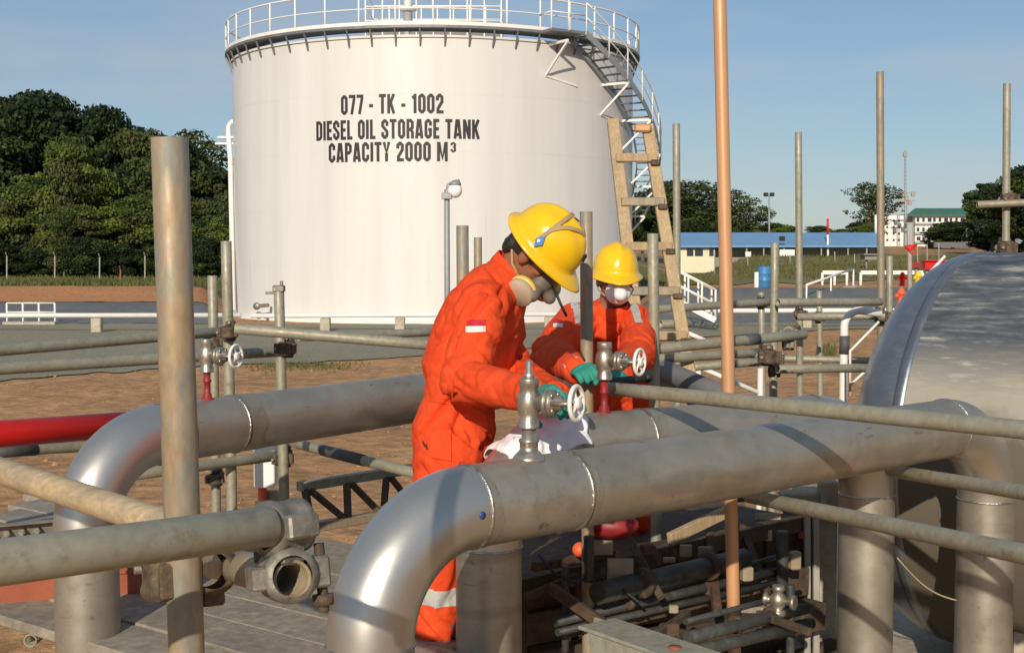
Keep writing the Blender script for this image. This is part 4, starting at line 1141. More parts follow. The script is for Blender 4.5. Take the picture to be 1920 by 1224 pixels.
GC = 'clamps joining the scaffold tubes'
def coupler(label, p, ax1, ax2, m='rust', s=1., bolts=True):
    p = Vector(p); a1 = Vector(ax1).normalized(); a2 = Vector(ax2).normalized()
    t = thing('scaffold_clamp', label, 'clamp', p, GC)
    d = a1.cross(a2).normalized() if abs(a1.dot(a2)) < .98 else frame(a1)[0]
    h = .0247 + .004*s
    for a_, sg in ((a1, -1), (a2, 1)):
        c_ = p + d*h*sg; o_ = a_.cross(d).normalized()
        ro = .0247 + .0085*s; m_ = MB(); m_.lathe(c_ - a_*.026*s, a_, [(.0246, 0), (ro-.001, .0015), (ro, .010*s), (ro-.003, .018*s), (ro-.003, .034*s), (ro, .042*s), (ro-.001, .050*s), (.0246, .052*s)], 24, False, False)
        m_.box(c_ + o_*(ro+.004*s), .040*s, .02*s, .034*s, (a_, o_, d), .003)
        m_.box(c_ - o_*(ro+.003*s), .040*s, .016*s, .026*s, (a_, o_, d), .003)
        q = m_.build('half_clamp', M[m], t)
        if bolts:
            m_ = MB(); e_ = c_ + o_*(ro+.008*s); m_.cyl(e_ - d*.03*s, e_ + d*.045*s, .006*s, n=8); m_.lathe(e_ + d*.026*s, d, [(.0125*s, 0), (.0125*s, .012*s)], 6)
            m_.build('bolt', M['zinc' if m == 'rust' else 'rust'], q)
    MB().box(p, .034*s, .034*s, .03*s, (a1, d.cross(a1), d), .004).build('body', M[m], t)
    return t
X_, Y_, Z_ = V(1,0,0), V(0,1,0), V(0,0,1)
coupler('big weathered clamp at the end of the close grey tube', P(534, 1032, 1.55), (P(505,986,1.52)-P(-60,1062,1.26)), (P(549,1086,1.53)-P(395,1052,1.98)), 'zinc', 1.12)
coupler('shadowed rusty clamp on the thick upright under the close grey tube', P(352, 1072, 1.75), Z_, (P(549,1086,1.53)-P(395,1052,1.98)), 'rust', 1.2)
coupler('dark clamp at the top left of the left pair of uprights', P(404, 640, 6.2), Z_, X_)
coupler('rusty clamp on the taller tube of the left pair', P(430, 622, 5.70), Z_, X_)
coupler('rusty clamp on the capped upright, above the left pipe', P(538, 652, 5.9), Z_, X_, s=1.2)
coupler('rusty clamp below the left pipe near the white box post', P(533, 858, 5.95), Z_, X_, s=1.2)
coupler('clamp low on the shorter upright of the left pair', P(406, 896, 6.3), Z_, X_)
coupler('biggest rusty clamp in the cluster left of the white bent vent', P(1440, 668, 6.9), Z_, X_, s=1.5)
coupler('second rusty clamp of that cluster, low right', P(1452, 686, 7.1), X_, V(.3,1,0), s=1.2)
coupler('pale little clamp at the right end of the long tube', P(1478, 634, 6.3), X_, V(.2,1,0), 'zinc')
coupler('rusty clamp on the tallest right pole', P(1652, 592, 8.25), Z_, X_, s=1.3)
coupler('clamp on the white ground pipe level, left of the tallest right pole', P(1500, 588, 8.5), Z_, X_)
coupler('dark clamp on the slim upright left of the white vent', P(1536, 596, 9.8), Z_, X_)
coupler('rusty clamp halfway up the far right pole', P(1892, 374, 8.28), Z_, X_, s=1.5)
coupler('rusty clamp at the foot of the far right pole over the vessel', P(1887, 464, 8.3), Z_, X_, s=1.6)
coupler('clamp on the short slim tube before the blue roof', P(1428, 568, 8.4), Z_, X_)
m_ = MB(); c_ = P(523, 541, 5.9); m_.box(c_, .052, .052, .03, bev=.004); m_.box(c_+V(-.03,-.01,-.02), .06, .02, .012, bev=.002); m_.cyl(c_+V(.012,0,.01), c_+V(.012,0,.035), .008, n=6)
m_.build('tube_cap', M['zinc'], label='small square cap with lugs on top of an upright tube', cat='cap')

# timber ladder
lad = thing('timber_ladder', 'tall timber ladder leaning in front of the tank stairs', 'ladder', P(1262, 730, 6.9))
def lp(px, py): return P(px, py, 7.5 - .75*(py-230)/500)
for (a, b) in (((1149, 226), (1211, 760)), ((1214, 236), (1302, 760))):
    MB().beam(lp(*a), lp(*b), .068, .05, (0,1,0), .004).build('rail', M['timber'], lad)
for k, py in enumerate((297, 379, 462, 545, 628, 716)):
    xl = 1149 + (py-226)*62/534; xr = 1214 + (py-236)*88/524
    MB().beam(lp(xl-4, py)+V(0,-.05,0), lp(xr+6, py)+V(0,-.05,0), .048, .042, (0,1,0), .005).build('rung', M['galvold' if k % 2 else 'timber'], lad)
    MB().box(lp(xr+2, py+5)+V(0,-.055,-.012), .05, .05, .03, bev=.004).build('rung_bracket', M['rust'], lad)
MB().box(lp(1210, 242)+V(-.02,-.045,0), .10, .05, .05, bev=.012).build('tip_wrap', M['peach'], lad)

# white bent vent with black band; white sloping handrails
t = thing('vent_pipe', 'white bent vent pipe with a black band', 'pipe', (P(1583, 740, 8.).x, 8., 0))
a = P(1583, 612, 8.); pts = [Vector((a.x, 8., 0)), a - V(0,0,.3), a] + [a + V(.10*(1-math.cos(R(90*i/6))), 0, .10*math.sin(R(90*i/6))) for i in range(1, 7)] + [P(1652, 588, 8.0)]
MB().path(pts, .025, 16).build('pipe', M['white'], t)
a = P(1583, 664, 8.); MB().lathe(a, (0,0,1), [(.025,0), (.031,.002), (.031,.115), (.025,.117)], 18).build('band', M['band'], t)
def white_bar(label, pts, Y, r=.016, name='handrail'):
    t = thing(name, label, 'handrail', P(pts[0][0], pts[0][1], Y), 'thin white handrails behind the pipes')
    q = [P(x, y, Y) for x, y in pts]
    MB().path(q, r, 8).build('rail', M['white'], t); return t, q
t, q = white_bar('thin white sloping handrail on two posts behind the rust coloured pole', [(1284, 676), (1425, 737)], 8.6)
for px in (1309, 1426):
    MB().path([P(px, 690 if px < 1400 else 690, 8.6), V(P(px, 700, 8.6).x, 8.6, 0)], .02, 8).build('post', M['white'], t)
t, q = white_bar('short white sloping bar right of the ladder', [(1284, 622), (1322, 638)], 8.9)
t, q = white_bar('white zigzag handrail left of the vessel end', [(1648, 603), (1594, 658), (1594, 742)], 7.6, .008)
MB().path([P(1594, 722, 7.6), P(1620, 698, 7.6)], .008, 8).build('brace', M['white'], t)
t, q = white_bar('white sloping bar over the vessel shoulder', [(1772, 480), (1712, 545)], 12., .014)

# white box post, steel channel, lattice for ground shadows, brown box, planks, green beam
a, b = P(476, 915, 6.9), P(514, 838, 6.9); t = thing('marker_box', 'white box post with an orange foot below the left pipe', 'post', ((a.x+b.x)/2, 6.9, a.z-.35))
MB().box(((a.x+b.x)/2, 6.95, (a.z+b.z)/2+.06), b.x-a.x, .1, b.z-a.z+.12, bev=.005).build('panel', M['white'], t)
MB().cyl(((a.x+b.x)/2-.02, 6.95, a.z-.4), ((a.x+b.x)/2-.02, 6.95, a.z), .025, n=10).build('foot', M['orangep'], t)
MB().box(((a.x+b.x)/2+.03, 7.0, a.z-.1), .12, .05, .14, bev=.004).build('plate', M['galv'], t)
a, b = P(-80, 1008, 4.9), P(108, 990, 5.2); a = a + (a-b)*.6; t = thing('steel_channel', 'bolted grey steel channel at the left edge behind the elbow leg', 'beam', (a+b)/2)
m_ = MB(); m_.beam(a, b, .012, .075); m_.beam(a+V(0,-.02,.036), b+V(0,-.02,.036), .05, .006); m_.beam(a+V(0,-.02,-.036), b+V(0,-.02,-.036), .05, .006); m_.build('channel', M['galv'], t)
for k in range(6):
    p_ = a.lerp(b, .40 + k*.095); MB().lathe(p_+V(0,-.006,0), (0,-1,0), [(.017,0), (.017,.014), (.012,.018)], 6).build('bolt', M['zinc'], t)
lg = thing('shadow_lattice', 'dark lattice standing in for ground shadows below the sloping tube', 'shadow lattice', P(660, 990, 6.0))  # dark bars built in place of shadow stripes on the sand
A0, A1, B0, B1 = P(560, 912, 6.1), P(815, 872, 6.6), P(572, 990, 6.0), P(800, 952, 6.5)
MB().beam(A0, A1, .05, .045).build('shadow_chord', M['beamgreen'], lg); MB().beam(B0, B1, .05, .045).build('shadow_chord', M['galvold'], lg)
for k in range(4):
    s_ = .05 + k*.29
    MB().beam(A0.lerp(A1, s_)+V(0,-.02,-.02), B0.lerp(B1, s_)+V(0,-.02,.02), .034, .034, (0,1,0)).build('shadow_upright', M['dark'], lg)
    if k < 3: MB().beam(A0.lerp(A1, s_+.03)+V(0,-.02,-.02), B0.lerp(B1, s_+.26)+V(0,-.02,.02), .03, .03, (0,1,0)).build('shadow_diagonal', M['dark'], lg)
a, b = P(-60, 1085, 4.75), P(312, 1062, 4.95)
t = thing('steel_box', 'red brown steel box beam on the planks at lower left', 'box', (a+b)/2 - V(0,0,.1))
MB().beam(a+V(0,.1,-.045), b+V(0,.1,-.045), .20, .16, bev=.006).build('body', M['brownbox'], t)
MB().beam(a+V(0,-.006,-.01), b+V(0,-.006,-.01), .012, .012).build('rib', M['brownbox'], t)
MB().beam(a+V(.35,-.03,-.125), b+V(0,-.03,-.125), .03, .012).build('toe_strip', M['white'], t)
GP = 'grey planks of the work deck'
pd = Vector((-.80, .60, 0)); pn = Vector((.60, .80, 0)); p00 = Vector((-.12, 3.75, 1.15))
PLB = ['frontmost', 'second', 'third', 'fourth', 'fifth', 'sixth', 'seventh', 'eighth', 'ninth', 'tenth', 'eleventh']
for k in range(7):
    c_ = p00 + pn*(.232*k - .25) + pd*(1.55 + .75*(.232*k - .25) + .03*math.sin(k*2.3)); z_ = .004*math.sin(k*1.7)
    MB().box(c_ + V(0,0,z_), 3.1, .222, .038, (pd, -pn, V(0,0,1)), .004).build('deck_plank', M['plank'], label='weathered grey deck plank, %s of the row counted from the viewer' % PLB[k], cat='plank', group=GP)
for q, lab in ((.1, 'bearer beam under the right end of the plank deck'), (1.5, 'bearer beam under the left end of the plank deck')):
    a = p00 + pd*(q+.25) - pn*.35; b = a + (pn + pd*.75)*1.65
    MB().tube(a - V(0,0,.047), b - V(0,0,.047), .024).build('deck_bearer', M['galv'], label=lab, cat='tube', group='bearers carrying the plank deck')
for q, r_ in ((.1, 0.2), (.1, 1.6), (1.5, 0.2), (1.5, 1.6)):
    c_ = p00 + pd*(q+.25) + (pn + pd*.75)*(r_-.3); MB().tube((c_.x, c_.y, 0), (c_.x, c_.y, 1.075), .024).build('deck_standard', M['galv'], label='short upright tube carrying the plank deck, hidden below it', cat='tube', group='short uprights under the plank deck')
a, b = P(1118, 1168, 3.95), P(1480, 1290, 3.3)
t = thing('steel_beam', 'pitted green grey beam in the lower centre foreground', 'beam', (a+b)/2)
m_ = MB(); m_.beam(a, b, .15, .012); m_.beam(a+V(0,.07,-.05), b+V(0,.07,-.05), .012, .10); m_.beam(a+V(-.02,-.07,-.05), b+V(-.02,-.07,-.05), .012, .10); m_.build('channel', M['beamgreen'], t)
MB().lathe(a.lerp(b, .45)+V(0,0,.006), (0,0,1), [(.02,0), (.02,.004), (.001,.005)], 12).build('rust_bolt', M['brownbox'], t)

# dark piping skid below the pipes
sk = thing('pipe_skid', 'rusty piping skid coloured dark for the shade beneath the pipes', 'skid', (.7, 5.5, 0))
s0, s1 = Vector((.02, 4.92, 0)), Vector((1.42, 6.15, 0)); sd = (s1-s0).normalized(); sn = Vector((sd.y, -sd.x, 0))
def sp_(s, o, z): return s0 + sd*s + sn*o + V(0,0,z)
SL = (s1-s0).length
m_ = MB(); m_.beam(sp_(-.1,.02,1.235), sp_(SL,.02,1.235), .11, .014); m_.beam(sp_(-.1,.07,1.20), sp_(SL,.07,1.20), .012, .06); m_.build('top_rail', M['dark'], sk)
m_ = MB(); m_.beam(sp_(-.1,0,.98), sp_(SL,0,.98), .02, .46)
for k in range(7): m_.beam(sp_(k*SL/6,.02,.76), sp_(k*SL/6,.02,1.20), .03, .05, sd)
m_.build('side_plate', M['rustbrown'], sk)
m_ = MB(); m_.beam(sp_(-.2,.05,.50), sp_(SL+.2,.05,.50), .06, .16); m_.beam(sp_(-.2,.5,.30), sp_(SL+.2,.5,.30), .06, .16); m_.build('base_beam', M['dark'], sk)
m_ = MB(); m_.box(s0.lerp(s1,.5)+V(.25,-.2,.16), 2.6, 2.4, .05, (sd, -sn, V(0,0,1)), .004); m_.build('added_shade_plate', M['dark'], sk)  # added dark plate, covers sunlit ground that should look shaded
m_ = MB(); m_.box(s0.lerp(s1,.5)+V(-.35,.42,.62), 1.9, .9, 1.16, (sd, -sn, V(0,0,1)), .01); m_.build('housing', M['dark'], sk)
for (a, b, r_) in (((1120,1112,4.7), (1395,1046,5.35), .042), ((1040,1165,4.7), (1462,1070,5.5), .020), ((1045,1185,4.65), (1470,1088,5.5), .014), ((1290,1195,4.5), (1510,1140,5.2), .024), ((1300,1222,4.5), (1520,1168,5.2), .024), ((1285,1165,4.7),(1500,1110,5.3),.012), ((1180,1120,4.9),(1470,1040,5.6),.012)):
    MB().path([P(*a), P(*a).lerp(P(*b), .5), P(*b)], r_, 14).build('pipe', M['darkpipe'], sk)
for (px, y0, y1, Y, r_) in ((1467, 995, 1105, 5.45, .026), (1482, 1095, 1260, 5.1, .018), (1104, 1005, 1090, 4.75, .02), (1060, 1060, 1220, 4.8, .014)):
    MB().cyl(P(px, y1, Y), P(px, y0, Y), r_, n=12).build('riser', M['darkpipe'], sk)
for (px, py, Y, w_, h_) in ((1131, 1026, 4.92, .075, .055), (1163, 1068, 4.86, .10, .09), (1286, 1032, 5.3, .05, .05), (1322, 1034, 5.4, .06, .045), (1255, 1049, 5.2, .05, .02), (1440, 1003, 5.85, .035, .05), (1263, 1141, 4.8, .035, .03), (1440, 972, 5.95, .12, .05), (1096, 1064, 4.75, .018, .045)):
    MB().box(P(px, py, Y), w_, .02, h_, (sd*.8-sn*0+V(.2,0,0), V(-.1,1,0), V(0,0,1)) if False else None, .003).build('tag_plate', M['tag'], sk)
m_ = MB(); c_ = P(1459, 1125, 5.0); m_.lathe(c_-V(0,0,.06), (0,0,1), [(.03,0), (.03,.02), (.018,.025), (.035,.05), (.035,.075), (.018,.095), (.024,.1), (.024,.12)], 14); m_.lathe(c_, (1,-.6,0), [(.022,-.06), (.03,-.05), (.016,-.04), (.016,.05), (.03,.055), (.03,.07)], 12); m_.build('drain_valve', M['cast'], sk)
m_ = MB(); m_.box(P(1504, 985, 6.1), .04, .03, .12, bev=.006); m_.build('red_bracket', M['orangep'], sk)
m_ = MB(); m_.ell(P(1087, 1030, 4.95), .03, .03, .03); m_.build('orange_cap', M['orangep'], sk)
m_ = MB(); a = P(1150, 985, 4.9); m_.ell(a, .10, .06, .05); m_.build('red_cover', M['redstem'], sk)
m_ = MB(); a, b = P(1255, 1010, 5.35), P(1370, 955, 5.6); m_.beam(a, b, .03, .05); m_.build('brace', M['timber'], sk)
for k, (a, b, w_, mm) in enumerate((((1000,1062,4.85),(1150,1038,5.2),.035,'rustbrown'), ((1030,1100,4.7),(1190,1210,4.3),.04,'rustbrown'), ((1180,1010,5.1),(1240,1120,4.8),.03,'dark'), ((1330,1000,5.6),(1345,1150,5.0),.035,'rustbrown'), ((1205,1205,4.4),(1290,1150,4.8),.03,'dark'), ((1390,985,5.8),(1440,1110,5.4),.03,'rustbrown'), ((985,1120,4.75),(1080,1080,4.95),.03,'rustbrown'), ((1420,1150,5.0),(1520,1185,4.8),.03,'dark'))):
    MB().beam(P(*a), P(*b), w_, w_*.8, (0,1,0), .003).build('frame_member', M[mm], sk)
for k, (px, py, Y, r_) in enumerate(((1205,1092,4.85,.058), (1330,1061,5.18,.058), (1180,1128,4.9,.03), (1330,1103,5.2,.03), (1380,1170,4.8,.036), (1445,1153,5.0,.036))):
    MB().lathe(P(px, py, Y), sd, [(r_*.7,-.014), (r_,-.012), (r_,.012), (r_*.7,.014)], 16).build('pipe_flange', M['rustbrown' if k % 2 else 'dark'], sk)
for k, (px, py, Y, w_, h_) in enumerate(((1215,1030,5.1,.06,.04), (1400,1075,5.3,.05,.06), (1255,1180,4.6,.07,.05), (1490,1050,5.6,.05,.08))):
    MB().box(P(px, py, Y), w_, .04, h_, (V(.95,.3,0).normalized(), V(-.3,.95,0).normalized(), V(0,0,1)), .006).build('junction_block', M['tag' if k in (1, 3) else 'rustbrown'], sk)
for a, b, w_, h_ in (((970,1110,5.0),(1420,1030,6.0),.10,.12), ((970,1175,4.95),(1500,1085,5.95),.12,.13), ((1000,1245,4.9),(1530,1150,5.9),.12,.13)):
    MB().beam(P(*a), P(*b), w_, h_, (0,0,1), .006).build('sleeper', M['dark'], sk)
MB().path([P(1010,1040,4.8), P(1040,1075,4.7), P(1075,1090,4.7), P(1120,1080,4.8), P(1160,1098,4.75), P(1200,1130,4.7)], .006, 6).build('hose', M['blackrub'], sk)
for px, lab in ((1513, 'left one of two pale slim posts beside the concrete pier'), (1530, 'right one of two pale slim posts beside the concrete pier')):
    MB().beam(P(px, 1230, 6.0), P(px, 962, 6.0), .03, .03, (0,1,0), .003).build('slim_post', M['post'], label=lab, cat='post', group='slim posts by the pier')

# ------------------------------------------------------------------ valves
def valve(label, base, d, s=1., stem_red=False, group='valves with white handwheels', h0=.19, rod=True):
    """base: on top of the pipe; d: direction of the bonnet and handwheel"""
    base = Vector(base); d = Vector(d).normalized(); up = V(0,0,1)
    t = thing('drain_valve', label, 'valve', base, group)
    MB().lathe(base - V(0,0,.012), up, [(.048*s,0), (.042*s,.014*s), (.027*s,.030*s), (.025*s,.032*s), (.025*s,.052*s), (.028*s,.054*s), (.028*s,.060*s), (.020*s,.064*s), (.020*s,h0*s-.055*s)] if not stem_red else [(.030*s,0), (.026*s,.014*s), (.018*s,.02*s), (.018*s,.034*s), (.013*s,.038*s), (.013*s,.080*s), (.017*s,.082*s), (.017*s,.09*s), (.014*s,.093*s), (.014*s,h0*s-.055*s)], 28).build('neck', M['redstem' if stem_red else 'bright'], t)
    c_ = base + V(0,0,h0*s)
    m_ = MB(); m_.lathe(c_-V(0,0,.07*s), up, [(.030*s,0), (.028*s,.004*s), (.028*s,.022*s), (.023*s,.027*s), (.031*s,.045*s), (.034*s,.068*s), (.031*s,.090*s), (.024*s,.108*s), (.027*s,.112*s), (.027*s,.132*s), (.026*s,.136*s)], 28)
    m_.build('body', M['bright'], t)
    if rod: MB().lathe(c_+V(0,0,.06*s), up, [(.015*s,0), (.015*s,.018*s), (.009*s,.022*s), (.009*s,.052*s), (.006*s,.054*s)], 14).build('top_fitting', M['bright'], t)
    bon = MB().lathe(c_, d, [(.024*s,.015*s), (.026*s,.046*s), (.036*s,.048*s), (.036*s,.060*s), (.031*s,.061*s), (.036*s,.062*s), (.036*s,.074*s), (.022*s,.078*s), (.020*s,.098*s), (.012*s,.101*s), (.010*s,.145*s)], 24).build('bonnet', M['cast'], t)
    sd_, ud_, _ = frame(d)
    for i in range(4):
        a = R(45+90*i); q = c_ + d*.074*s + (sd_*math.cos(a) + ud_*math.sin(a))*.029*s
        MB().lathe(q, d, [(.008*s,0), (.008*s,.008*s)], 6).build('bolt', M['bright'], bon)
    for sg in (-1, 1):
        MB().path([c_+d*.076*s+sd_*.024*s*sg, c_+d*.115*s+sd_*.022*s*sg, c_+d*.138*s+sd_*.012*s*sg], .0065*s, 8).build('yoke', M['cast'], bon)
    hw = c_ + d*.140*s
    m_ = MB(); m_.torus(hw, d, .0455*s, .0062*s, 36, 10); m_.lathe(hw-d*.01*s, d, [(.014*s,0), (.016*s,.004*s), (.016*s,.018*s), (.010*s,.022*s)], 14)
    for i in range(5):
        a = R(72*i+20); e = (sd_*math.cos(a) + ud_*math.sin(a))
        m_.path([hw + e*.010*s, hw + e*.03*s - d*.004*s, hw + e*.044*s], .0046*s, 8)
    m_.build('handwheel', M['white'], t)
    return t, hw
def on_pipe(pipe, px):
    t, a, b, d, Ln = pipe; k = (px-CX)/F_PX
    s_ = (k*a.y - a.x)/(d.x - k*d.y); return a + d*s_ + V(0,0,PR)
V1, W1 = valve('bare steel valve with white wheel on the nearest pipe, in front of the bending worker', on_pipe(pipeA, 992), (.86, -.42, .03), 1.0, h0=.15)
V2, W2 = valve('steel valve on a red stem, held by the masked worker on the middle pipe', on_pipe(pipeB, 1134), (.86, -.50, 0), .95, True, h0=.19, rod=False)
V3, W3 = valve('steel valve on a red stem on the left pipe, right of the thick upright', on_pipe(pipeC, 386), (.93, -.36, 0), .92, True, h0=.18, rod=False)
# white rag on the middle pipe
def rag():
    t_, a, b, d, Ln = pipeB; up = V(0,0,1); sd_ = d.cross(up).normalized()
    if sd_.y > 0: sd_ = -sd_
    m_ = MB()
    def fn(u, v):
        ang = R(-62 + 142*v + 10*noise.noise(Vector((u*3, 0, 1)))*(1 if v > .5 else -.6))
        s_ = .035 + .315*u + .03*noise.noise(Vector((v*4, u*2, 7))) - .05*(v-.5)
        rr_ = PR + .014 + .030*max(0, noise.noise(Vector((u*4.5, v*3.5, 3)))) + .011*abs(noise.noise(Vector((u*10, v*8, 9)))) + (.03*max(0, v-.78) + .02*max(0, .2-v))
        c_ = a + d*s_
        if s_ < ER:                             # follow the elbow down
            th = (ER-s_)/ER; drop = ER*(1-math.cos(th*1.1)); c_ = c_ + V(0,0,-drop*.9)
        return c_ + (up*math.cos(ang) + sd_*math.sin(ang))*rr_
    m_.grid(fn, 44, 44)
    o = m_.build('cleaning_rag', M['cloth'], label='crumpled white rag with pinkish stains lying on the middle pipe', cat='rag', fix=False)
    o.modifiers.new('thick', 'SOLIDIFY').thickness = .003
rag()

# ------------------------------------------------------------------ people
def blob(mb, voxel, smooth, parent, name, m, fn=None, fac=.5):
    """join closed shapes into ONE continuous surface, smooth it, then shape it with fn(co, normal)"""
    me = bpy.data.meshes.new('tmp'); me.from_pydata(mb.v, [], mb.f)
    bm = bmesh.new(); bm.from_mesh(me); bmesh.ops.recalc_face_normals(bm, faces=bm.faces); bm.to_mesh(me); bm.free()
    o = bpy.data.objects.new('tmp', me); C.objects.link(o)
    r_ = o.modifiers.new('r', 'REMESH'); r_.mode = 'VOXEL'; r_.voxel_size = voxel; r_.use_smooth_shade = True
    if smooth:
        s_ = o.modifiers.new('s', 'SMOOTH'); s_.iterations = smooth; s_.factor = fac
    dg = bpy.context.evaluated_depsgraph_get()
    out_ = bpy.data.meshes.new_from_object(o.evaluated_get(dg)); out_.name = name
    bpy.data.objects.remove(o); bpy.data.meshes.remove(me)
    if fn:
        nn = [v.normal.copy() for v in out_.vertices]
        for v, n_ in zip(out_.vertices, nn): v.co = fn(v.co.copy(), n_)
    o0 = root_loc(parent)
    out_.transform(Matrix.Translation(-o0))
    out_.polygons.foreach_set('use_smooth', [True]*len(out_.polygons))
    out_.materials.clear(); out_.materials.append(m); out_.update()
    o = bpy.data.objects.new(name, out_); C.objects.link(o); o.parent = parent
    return o

def hand(m_, wrist, d, nrm, thumb, curl, shrink=0., spread=.10, sc=1.):
    """a palm and five separate bent fingers; d points from wrist to knuckles, nrm out of the back of the hand, thumb: +1/-1 side"""
    wrist = Vector(wrist); d = Vector(d).normalized(); nrm = Vector(nrm); nrm = (nrm - d*nrm.dot(d)).normalized(); s_ = d.cross(nrm)*thumb
    k = .090*sc
    m_.loft([(wrist - d*.012, s_*(.030-shrink)*sc, nrm*(.021-shrink)*sc), (wrist + d*k*.3, s_*(.036-shrink)*sc, nrm*(.018-shrink)*sc), (wrist + d*k*.75, s_*(.043-shrink)*sc, nrm*(.0165-shrink)*sc), (wrist + d*k, s_*(.041-shrink)*sc, nrm*(.014-shrink)*sc)], 18)
    for i, (off, ln, rr_) in enumerate(((.031, .072, .0105), (.0105, .081, .0108), (-.0105, .075, .0103), (-.030, .058, .0092))):
        p_ = wrist + d*(k*.95) + s_*off*sc; dr = (d + s_*off*spread*30*.1).normalized(); ang = 0
        for seg, (f, r0, r1) in enumerate(((.46, 1.05, .98), (.31, .98, .9), (.23, .9, .78))):
            ang += curl*(.75, 1.0, .8)[seg]*(1 + .10*(i-1))
            e = p_ + (dr*math.cos(ang) - nrm*math.sin(ang))*ln*f*1.0*sc
            m_.cap(p_, e, (rr_*r0-shrink)*sc, (rr_*r1-shrink)*sc, 10, 3); p_ = e
    p_ = wrist + d*k*.22 + s_*.030*sc - nrm*.006*sc
    for f, r_, dr in ((.044, .0135, d*.65 + s_*.72 - nrm*.35), (.034, .0118, d*.8 + s_*.35 - nrm*.55), (.026, .0105, d*.8 + s_*.02 - nrm*.7)):
        e = p_ + dr.normalized()*f*sc; m_.cap(p_, e, (r_-shrink)*sc, (r_*.9-shrink)*sc, 10, 3); p_ = e

def fold(co, n_, centres, amp, sc):
    """cloth folds: a few sharp creases, stronger near bends"""
    k = .35
    for c_, r_ in centres: k += .9*math.exp(-((co-c_).length/r_)**2)
    q = co*sc
    a_ = q.x + q.z; b_ = q.z - q.x
    w1 = noise.noise(Vector((a_*.45, q.y*.8, b_*1.7)))
    w2 = noise.noise(Vector((b_*.6 + 5, q.y*1.6, a_*2.6)))
    w4 = noise.noise(Vector((q.x*1.1+3, q.y*1.1, q.z*1.1+8)))
    w3 = noise.noise(Vector((q.x*.7+9, q.y*.7, q.z*.7)))
    h = -max(0, 1-abs(w1)*4.6)**1.3*2.3*min(1, max(0, .55+w4*2)) - max(0, 1-abs(w2)*5)**1.3*1.4*min(1, max(0, .4-w4*2)) + w3*.8 + .30
    return co + n_*(amp*k*h)

def band_from(coverall, pred, parent, name, m, off=.0035):
    """a strip of tape sewn on: the coverall's own faces where pred(world point, normal) holds, lifted a little"""
    me = coverall.data; o0 = root_loc(parent); idx = {}; m_ = MB()
    nl = {}
    for p_ in me.polygons:
        if pred(p_.center + o0, p_.normal):
            q = []
            for vi in p_.vertices:
                if vi not in idx:
                    idx[vi] = len(m_.v); v = me.vertices[vi]; m_.v.append(tuple(v.co + o0 + v.normal*off))
                q.append(idx[vi])
            m_.face(tuple(q), True)
    return m_.build(name, m, parent, fix=False) if m_.f else None

def patch_on(coverall, px0, py0, px1, py1, Y, parent, name, m, off=.004, n=8, skew=0.):
    """a badge lying on the cloth where the photograph shows it: cast onto the coverall once, then plain geometry"""
    me = coverall.data; o0 = root_loc(parent)
    bvh = BVHTree.FromPolygons([tuple(v.co + o0) for v in me.vertices], [tuple(p.vertices) for p in me.polygons])
    e = Vector((0,0,CAMZ)); m_ = MB()
    def fn(u, v):
        t_ = P(px0 + (px1-px0)*u, py0 + (py1-py0)*v + skew*u, Y); dr = (t_-e).normalized()
        h = bvh.ray_cast(e, dr)
        return h[0] - dr*off if h[0] is not None else t_
    m_.grid(fn, n, max(3, n//2)); return m_.build(name, m, parent, fix=False)

def head_shapes(m_, Hc, U, Fw, Rt, neck_to, sc=1.):
    ax = (Rt, Fw, U)
    m_.ell(Hc + U*.030, .074*sc, .094*sc, .098*sc, ax, 20, 12)              # skull
    m_.ell(Hc + Fw*.026*sc - U*.040*sc, .060*sc, .066*sc, .078*sc, ax, 18, 10)  # face
    m_.ell(Hc + Fw*.058*sc - U*.092*sc, .030*sc, .028*sc, .024*sc, ax, 12, 8)  # chin
    m_.cap(Hc + Fw*.080*sc + U*.008*sc, Hc + Fw*.100*sc - U*.026*sc, .010*sc, .015*sc, 10, 3)   # nose
    for s_ in (-1, 1):
        m_.ell(Hc + Fw*.098*sc - U*.030*sc + Rt*.012*s_*sc, .009, .010, .008, ax, 8, 6)  # nostril wings
        m_.ell(Hc + Rt*.075*s_*sc - U*.010*sc - Fw*.008, .009*sc, .021*sc, .034*sc, ax, 12, 8)  # ears
        m_.cap(Hc + Fw*.075*sc + U*.024*sc + Rt*.014*s_*sc, Hc + Fw*.062*sc + U*.022*sc + Rt*.052*s_*sc, .010, .009, 8, 3)   # brow
        m_.ell(Hc + Fw*.058*sc - U*.022*sc + Rt*.046*s_*sc, .018, .018, .014, ax, 10, 6)  # cheekbone
    m_.cap(Hc + Fw*.082*sc - U*.062*sc - Rt*.018*sc, Hc + Fw*.082*sc - U*.062*sc + Rt*.018*sc, .010, .010, 8, 3)   # lips
    m_.cap(Hc - Fw*.022*sc - U*.05*sc, neck_to, .056*sc, .062*sc, 18, 4)

